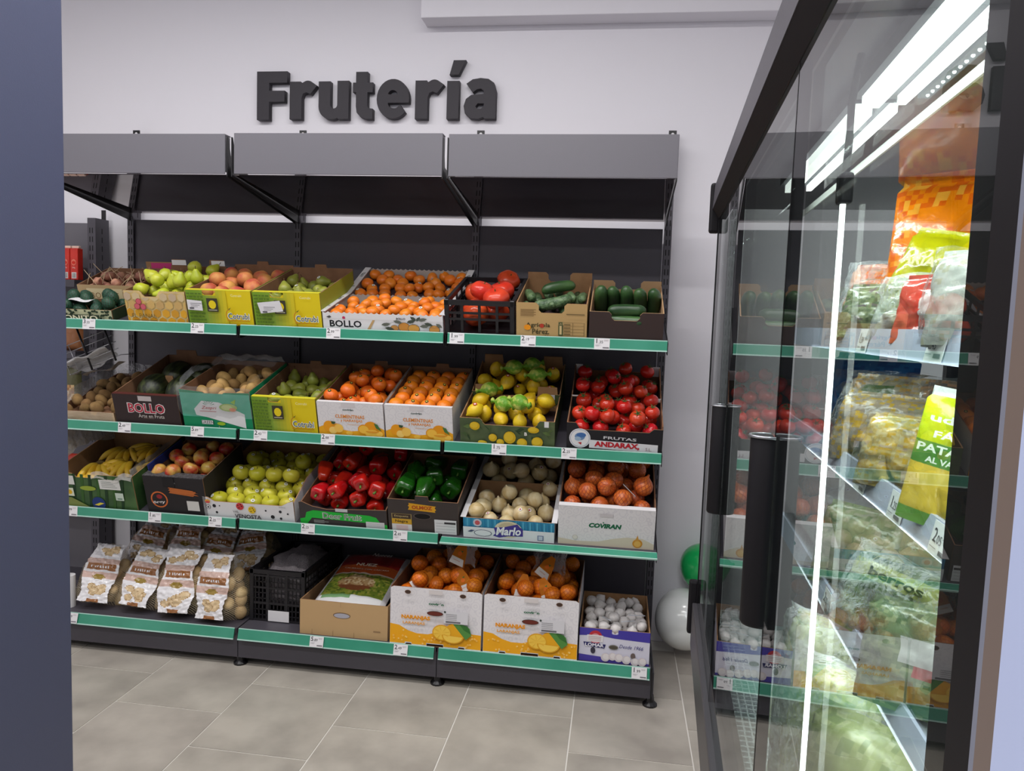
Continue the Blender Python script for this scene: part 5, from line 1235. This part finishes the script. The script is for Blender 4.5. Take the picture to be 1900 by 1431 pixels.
# shelves with price strips
m_strip = M('clear_price_strip', (196, 200, 222), .18, spec=.6); m_tagw = M('tag_paper', (236, 234, 236), .6)
SHF = [(2.075, .012), (1.700, .048), (1.440, .048), (1.130, .048)]
for k, (z, hh) in enumerate(SHF):
    if k == 0:
        s_ = fbox('glass_shelf', (.225, .74, S1, S0-.03, z, z+.006), thin_glass('shelf_glass', 1.3)); box('shelf_edge', (.222, .226, S1, S0-.03, z-.004, z+.012), M('pale_edge', (206, 206, 200), .3), s_)
        continue
    s_ = fbox('wire_shelf', (.232, .74, S1, S0-.03, z+.012, z+.022), m_fin)
    t_ = obj('price_strip', extrude_poly([(-.006, 0), (0, 0), (.010, hh), (.004, hh)], S0-.03-S1, 'price_strip'), [m_strip, m_strip], s_, Matrix.Translation((.225, S1, z)))
    box('front_guard', (.234, .237, S1, S0-.03, z+.02, z+.085), thin_glass('guard_acrylic', 1.25), s_)
def ftag(s, z, num, lab, slant=0):
    t = empty('shelf_label', lab, 'price tag', FM @ Matrix.Translation((.2172, s, z)) @ Matrix.Rotation(-pi/2, 4, 'Z') @ Matrix.Rotation(rad(-11), 4, 'X'))
    box('card', (-.036, .036, -.0006, .0006, 0, .046), m_tagw, t)
    d = Deco(.072, .046); a, c = num.split('.'); d.text(a, .2, .60, .42, (60, 60, 64)); d.text('.'+c, .42, .52, .28, (80, 80, 84)); d.rect(.55, .12, .92, .26, (110, 110, 114)); d.rect(.08, .22, .42, .25, (150, 150, 154)); d.rect(.62, .6, .9, .63, (170, 170, 174)); d.build(t, -.0006)
for s, z, num, w in ((-2.30, 1.702, '1.59', 'upper price strip below the yellow salad bag'), (-2.70, 1.702, '2.45', 'upper price strip below the bean sprouts'), (-2.36, 1.442, '1.60', 'middle price strip at the clear tag holder'), (-2.58, 1.442, '1.25', 'middle price strip below the peeled roots'), (-2.78, 1.442, '2.05', 'middle price strip below the potato pouch'), (-2.16, 1.132, '2.55', 'lower price strip below the pale salad bag'), (-2.50, 1.132, '2.65', 'lower price strip below the watercress')):
    ftag(s, z, num, 'white price label %s on the %s' % (num, w))
# lamps inside
m_led = M('cold_white_led', (255, 255, 255), .5, emis=9.0)
m_led2 = M('cold_white_tube', (255, 255, 255), .5, emis=3.2)
o = fbox('led_bar', (.061, .067, -2.804, -2.797, .83, 1.905), m_led)
o = fbox('led_connector', (.056, .074, -2.812, -2.788, 1.905, 1.945), m_fblack, bevel=.004)
tube_obj('led_cable', [(.065, -2.80, 1.945), (.067, -2.798, 1.99), (.066, -2.80, 2.03), (.072, -2.79, 2.07), (.078, -2.78, 2.10)], .005, m_fblack, fr)
for a, b2 in ((-3.42, -2.60), (-2.56, -1.85)):
    fbox('lamp_tube', (.122, .147, a, b2, 2.080, 2.098), m_led2); fbox('lamp_tube', (.172, .184, a, b2, 2.084, 2.098), m_led2)
    fbox('lamp_holder', (.112, .19, a, b2+.02, 2.099, 2.121), M('lamp_tray_grey', (96, 98, 104), .6))
bm = bmesh.new()
y = -2.62
while y > -3.4: bmesh.ops.create_icosphere(bm, subdivisions=1, radius=.0028, matrix=Matrix.Translation((.208, y, 2.092))); y -= .021  # row of glowing beads stands in for LED chips reflected in the glazing
fbox('bead_rail', (.200, .216, -3.42, -2.60, 2.093, 2.10), MATS['lamp_tray_grey'])
o = obj('led_chip_reflections', from_bm(bm, 'led_chip_reflections'), m_led2, fr); o['kind'] = 'stuff'
for loc, ln, pw in (((.12, -2.6, 2.06), 1.9, 12), ((.20, -2.6, 1.69), 1.6, 2.4), ((.20, -2.6, 1.43), 1.6, 2.4), ((.20, -2.6, 1.12), 1.6, 2.0)):
    l = area('cabinet_lamp', (0, 0, 0), .03, ln, pw, (.93, .97, 1)); l.matrix_world = FM @ Matrix.Translation(loc) @ Matrix.Rotation(rad(-40), 4, 'Y')

# ---------- bagged vegetables in the refrigerator
def pillow(name, label, cat, d, s, z, w, h, t, paint, lean=-12, yaw=0, roll=0, amp=.012, seed=0, rough=.22, group=None, texts=(), clear=None, n=(22, 30)):
    """sealed bag standing on the cabinet shelf; faces the doors (local -x)"""
    mt = FM @ Matrix.Translation((d, s, z)) @ Matrix.Rotation(-pi/2+rad(yaw), 4, 'Z') @ Matrix.Rotation(rad(lean), 4, 'X') @ Matrix.Rotation(rad(roll), 4, 'Y')
    e = empty(name, label, cat, mt, group)
    def fn(sg):
        def f(u, v):
            q = (max(0, 1-(2*u-1)**2)**.5)*(max(0, 1-abs(2*v-.85)**3)**.5 if v < .95 else .0)
            k = mnoise.noise(Vector((u*5+seed, v*5, seed+sg)))+.6*mnoise.noise(Vector((u*11, v*11+seed, sg)))
            return ((u-.5)*w*(1-.08*(v > .9)), -sg*(t/2*q+amp*k*(q+.15))+.0, v*h)
        return f
    wrapper('bag_front', fn(1), n[0], n[1], paint, e, rough=rough); wrapper('bag_back', fn(-1), 10, 12, lambda u, v: paint(u, v), e, rough=rough)
    if clear: film_sheet('clear_film', lambda u, v: ((u-.5)*w*1.08, -(t*.58*max(0, 1-(2*u-1)**2)**.5*max(0, 1-(2*v-1)**4)**.5)-.006, v*h*1.02), 14, 16, e, seed, .012, film('bag_film', (236, 238, 240), .015, .12, 40, 1.0))
    if texts:
        D = Deco(w, h)
        for (tx, cx, cy, hh, col, wd) in texts: D.text(tx, cx, cy, hh, col, wid=wd, bold=.03)
        D.build(e, -t/2-amp*.9-.004)
    return e
def mix(*cols):
    def p(u, v): return cols[int(abs(mnoise.noise(Vector((u*7, v*7, len(cols)))))*2.2*len(cols)) % len(cols)]
    return p
A_, B_, C_, D_ = 1.723, 1.463, 1.153, .766
OR, OR2, YG, YL, GN, LG = (240, 128, 6), (224, 96, 10), (188, 182, 4), (214, 196, 6), (70, 128, 70), (150, 160, 110)
def vb(label, D, s, z, w, h, t, paint, yaw=45, lean=-16, seed=0, roll=0, texts=(), clear=True, name='vegetable_bag', amp=.010, rough=.18):
    return pillow(name, label, 'bag', D-.155, s, z, w, h, t, paint, lean, yaw, roll, seed=seed, texts=texts, clear=clear, amp=amp, rough=rough)
vb('clear bag of orange carrots at the back of the upper refrigerator shelf', .60, -2.08, A_, .30, .38, .10, mix(OR, OR2, (240, 160, 50)), 52, -8, 1, clear=False)
vb('small orange bag at the far end of the upper refrigerator shelf', .50, -1.90, A_, .22, .20, .08, mix(OR, OR2), 45, -20, 2)
vb('bright yellow-green printed salad bag on the upper refrigerator shelf', .475, -2.26, A_+.02, .20, .21, .07, lambda u, v: YL if u > .62 else (YG if v > .30 else LG), 40, -18, 3, 12, (('ARIA', .38, .62, .09, (226, 224, 170), .36),), False)
vb('clear bag of green leaves with a folded top below the yellow salad bag', .43, -2.16, A_, .20, .13, .06, mix(LG, (110, 124, 80), (186, 190, 150), (128, 100, 110)), 40, -20, 4)
vb('clear bag of dark mixed leaves beside the red and white salad bag', .44, -2.40, A_, .18, .13, .06, mix((186, 190, 150), LG, (206, 204, 170)), 40, -20, 9)
vb('red and white printed salad bag behind the clear shelf guard', .425, -2.54, A_, .17, .12, .05, lambda u, v: ((226, 222, 220) if (u-.55)**2/.05+(v-.55)**2/.06 < 1 else (206, 74, 60)), 35, -14, 5, clear=False)
vb('green printed bag of carrot sticks with pale lettering', .56, -2.55, A_+.02, .20, .26, .07, lambda u, v: OR2 if (u-.75)**2/.05+(v-.4)**2/.04 < 1 else (92, 146, 84), 50, -14, 6, 10, (('PARA', .35, .66, .06, (220, 230, 210), .3), ('COCINAR', .38, .58, .06, (220, 230, 210), .5)), False)
vb('white misted bag of bean sprouts on the upper refrigerator shelf', .41, -2.74, A_, .15, .14, .07, mix((214, 214, 206), (226, 224, 214), (206, 200, 176)), 40, -12, 7, rough=.12)
MU, MU2, YE = (150, 136, 120), (176, 160, 140), (222, 178, 50)
vb('clear bag of yellow soup vegetables on the middle refrigerator shelf', .44, -2.20, B_, .24, .16, .08, mix(MU2, YE, (206, 190, 160)), 40, -20, 11)
vb('clear bag of chopped vegetables with a green square sticker', .50, -2.02, B_+.01, .26, .18, .09, lambda u, v: (64, 92, 44) if abs(u-.4) < .16 and abs(v-.68) < .12 else mix(MU, (190, 140, 60), MU2, (206, 176, 110))(u, v), 40, -20, 12)
vb('clear bag of peeled yellow roots on the middle refrigerator shelf', .42, -2.46, B_, .20, .14, .07, mix((214, 186, 110), (224, 206, 150), YE, (196, 176, 150)), 40, -18, 13)
vb('brown speckled mixed-vegetable bag at the back of the middle refrigerator shelf', .60, -2.30, B_+.02, .30, .18, .08, mix((120, 96, 76), (160, 110, 70), (96, 84, 80)), 48, -24, 14)
vb('orange and brown vegetable bag behind the potato pouch', .54, -2.60, B_+.01, .22, .17, .08, mix((176, 120, 60), (150, 110, 80), (196, 150, 80)), 48, -22, 17)
vb('blue printed bag at the far end of the middle refrigerator shelf', .58, -1.55, B_+.02, .26, .20, .09, mix((30, 92, 150), (24, 70, 130)), 45, -10, 15, clear=False)
vb('lime green and yellow pouch of steamed potatoes, lettered PATATAS AL VAPOR',   .40, -2.70, B_, .125, .20, .045, lambda u, v: (206, 206, 206) if v > .93 else ((196, 208, 30) if v > .60 else ((84, 140, 60) if v > .43 else ((224, 190, 70) if v > .10 else (110, 160, 70)))), 52, -6, 16, 8, (('udapa', .5, .77, .07, (240, 240, 236), .62), ('FÁCIL', .52, .67, .06, (240, 240, 236), .5), ('PATATAS', .5, .56, .055, (236, 240, 226), .74), ('AL VAPOR', .5, .48, .04, (236, 240, 226), .5)), False, 'potato_pouch', .004)
SA, SB, SD = (128, 148, 104), (96, 122, 80), (166, 176, 130)
vb('clear bag of watercress with a pale green band, lettered berros', .43, -2.38, C_, .24, .17, .07, lambda u, v: (196, 204, 110) if .62 < v < .82 else mix(SA, SB, SD)(u, v), 42, -24, 21, 6, (('berros', .5, .72, .10, (60, 76, 40), .45),))
vb('clear bag of green salad leaves with a white and red barcode label', .405, -2.64, C_, .20, .17, .07, lambda u, v: (232, 230, 226) if .40 < u < .95 and .42 < v < .68 else ((196, 60, 60) if .55 < u < .85 and .34 < v < .42 else mix(SA, SD, SB)(u, v)), 42, -20, 22, -6)
vb('pale salad bag at the far end of the lower refrigerator shelf', .45, -2.10, C_, .26, .20, .08, mix(SD, (196, 190, 160), SA), 42, -18, 23)
vb('bag of yellowish leaves behind the watercress bag', .58, -2.30, C_+.02, .28, .20, .08, mix((186, 176, 130), SD), 46, -20, 24)
vb('bag of dark green herbs behind the barcode-labelled salad', .54, -2.62, C_+.01, .22, .19, .08, mix(SB, SA), 46, -20, 25)
for i, (D, s, yw) in enumerate(((.33, -2.36, 40), (.34, -2.58, 46), (.48, -2.48, 42), (.46, -2.2, 45), (.36, -2.12, 40))):
    pillow('lettuce_bag', 'misted bag of pale green lettuce in the bottom well of the refrigerator', 'bag', D-.155, s, D_+.01, .24, .31, .12, mix((176, 186, 120), (196, 202, 146), (150, 166, 104)), -16, yw, seed=30+i, clear=True, group='lettuce bags in the refrigerator well')

# ================================================================== LEFT-HAND UNIT AND SMALL THINGS
lu = empty('shelving_unit', 'narrow graphite shelving unit of dry goods in the corner behind the pillar', 'shelving', Matrix.Identity(4))
def upright2(x):
    u = box('upright', (x-.045, x+.005, -.055, .06, .0, 2.235), m_grey, lu); slots('slot_row', (x-.03, x-.014), .3, 2.2, u, -.055); slots('slot_row', (0.0,), .3, 2.2, u, 0, face='x', xf=x+.005)
    box('hanging_tab', (x-.02, x+.005, .03, .036, 2.235, 2.29), m_black, u)
upright2(-.19); upright2(-1.19)
for k in range(4): box('back_panel', (-1.18, -.236, .035, .05, .1+k*.53, .1+k*.53+.525), m_greyl, lu)
for z in (.16, .62, 1.10, 1.48, 1.88): 
    s_ = box('shelf', (-1.18, -.236, -.16, .035, z-.02, z), m_grey, lu); box('shelf_lip', (-1.18, -.236, -.165, -.16, z-.04, z), m_grey, s_)
m_redp = M('red_foil_pack', (206, 46, 30), .35, bump=.3, bscale=30, rgb2=(190, 36, 26), nscale=10)
def redpack(x, y, z, i):
    e = empty('coffee_pack', 'upright red foil pack with a white barcode on the corner unit', 'pack', Matrix.Translation((x, y, z)), 'red foil packs in the corner')
    box('body', (-.024, .024, -.022, .022, 0, .178), m_redp, e, .004); box('folded_top', (-.022, .022, -.010, .010, .178, .192), M('cream_fold', (226, 196, 180), .4), e, .003)
    D = Deco(.048, .18); D.rect(.2, .05, .8, .24, (230, 226, 224)); 
    for k in range(6): D.rect(.26+k*.085, .07, .29+k*.085, .22, (70, 66, 66))
    D.ell(.5, .55, .32, .10, (226, 120, 100), 12); D.ell(.5, .54, .25, .05, (206, 46, 30), 10); D.text('250g', .5, .38, .05, (236, 214, 204)); D.build(e, -.022)
for i in range(8): redpack(-.278-i*.0515, -.09, 1.88, i)
def snack(x, y, z, col, label, w=.13, h=.22, seed=0, paint=None):
    e = empty('snack_bag', label, 'bag', Matrix.Translation((x, y, z)))
    def fn(sg):
        def f(u, v):
            q = max(0, 1-(2*u-1)**2)**.5*max(0, 1-(2*v-1)**4)**.5
            return ((u-.5)*w, -sg*.035*q+.004*mnoise.noise(Vector((u*8, v*8, seed))), v*h)
        return f
    wrapper('bag_front', fn(1), 14, 18, paint or (lambda u, v: col), e); wrapper('bag_back', fn(-1), 8, 10, lambda u, v: col, e)
snack(-.33, -.08, 1.48, (150, 96, 58), 'brown bag of bread on the corner unit above the nut bag', .16, .19, 3)
snack(-.325, -.08, 1.10, (96, 92, 60), 'olive bag of mixed nuts on the corner unit', .12, .30, 4, lambda u, v: ((186, 140, 84), (150, 104, 62), (206, 176, 130))[int(u*9+int(v*18)*2) % 3] if .2 < u < .8 and .1 < v < .62 else (88, 86, 56))
snack(-.35, -.08, .62, (170, 50, 36), 'dark red bag low on the corner unit', .15, .26, 5)
# wire basket with crumpled bags hanging below the avocado tray
wb = empty('wire_basket', 'small wire rack of crumpled clear produce bags hung under the top shelf', 'rack', Matrix.Translation((.165, -.50, 1.50)) @ Matrix.Rotation(rad(-22), 4, 'Y'))
m_wire = M('steel_wire', (176, 176, 180), .3, metal=.9)
for k in range(5): tube_obj('wire', [(-.15, -.07+.001*k, .05-.035*k+.03), (.15, -.07+.001*k, .05-.035*k+.03)], .0022, m_wire, wb, 5)
for x in (-.02, .12): tube_obj('hanger', [(x, -.075, .17), (x, -.075, -.08)], .005, m_black, wb, 6)
for x in (-.15, -.10): tube_obj('wire', [(x, -.07, .08), (x, -.066, -.06)], .002, m_wire, wb, 5)
for k in range(3): tube_obj('wire', [(-.15+.15*k, -.07, -.06), (-.15+.15*k, .05, -.06)], .002, m_wire, wb, 5)
film_sheet('crumpled_bag', lambda u, v: (-.14+.24*u, -.05+.04*sin(v*5), -.07+.07*v+.008*sin(u*9)), 26, 12, wb, 41, .012, M('cloudy_plastic', (176, 174, 174), .35, bump=.5, bscale=40))
film_sheet('crumpled_bag', lambda u, v: (-.12+.22*u, -.03+.05*v, -.085+.012*sin(u*7)), 24, 8, wb, 43, .012, MATS['cloudy_plastic'])
rb = empty('bag_roll', 'white roll of produce bags on a thin rod at the end of the bottom shelf', 'bag roll', Matrix.Translation((.035, -.585, .19)))
bm = bmesh.new(); tube(bm, [(0, 0, .0), (0, 0, .165)], .032, 18); obj('roll', from_bm(bm, 'roll'), m_white, rb)
bm = bmesh.new(); tube(bm, [(0, 0, .165), (0, 0, .48)], .004, 8); obj('rod', from_bm(bm, 'rod', True), m_wire, rb)
# balloons
def balloon(name, label, loc, r, mat, tip):
    me = revolve([(0, -1.22*r), (.05*r, -1.24*r), (.07*r, -1.19*r), (.03*r, -1.15*r), (.12*r, -1.08*r), (.45*r, -.88*r), (.8*r, -.55*r), (.97*r, -.15*r), (1.0*r, .15*r), (.92*r, .5*r), (.7*r, .8*r), (.38*r, .97*r), (0, 1.03*r)], 32)
    me2 = None
    o = obj(name, me, mat, None, Matrix.Translation(loc) @ tip)
    o.modifiers.new('s', 'SUBSURF').levels = 1; o.modifiers['s'].render_levels = 2
    setp(o, label, 'balloon'); return o
balloon('balloon', 'white party balloon resting by the wall behind the refrigerator end', (3.205, -.075, .205), .163, M('white_latex', (244, 247, 244), .18, coat=.5), Matrix.Rotation(rad(-75), 4, 'Y'))
balloon('balloon', 'green party balloon above the white balloon by the wall', (3.285, -.03, .482), .125, M('green_latex', (30, 176, 92), .2, coat=.5), Matrix.Rotation(rad(-100), 4, 'Y'))
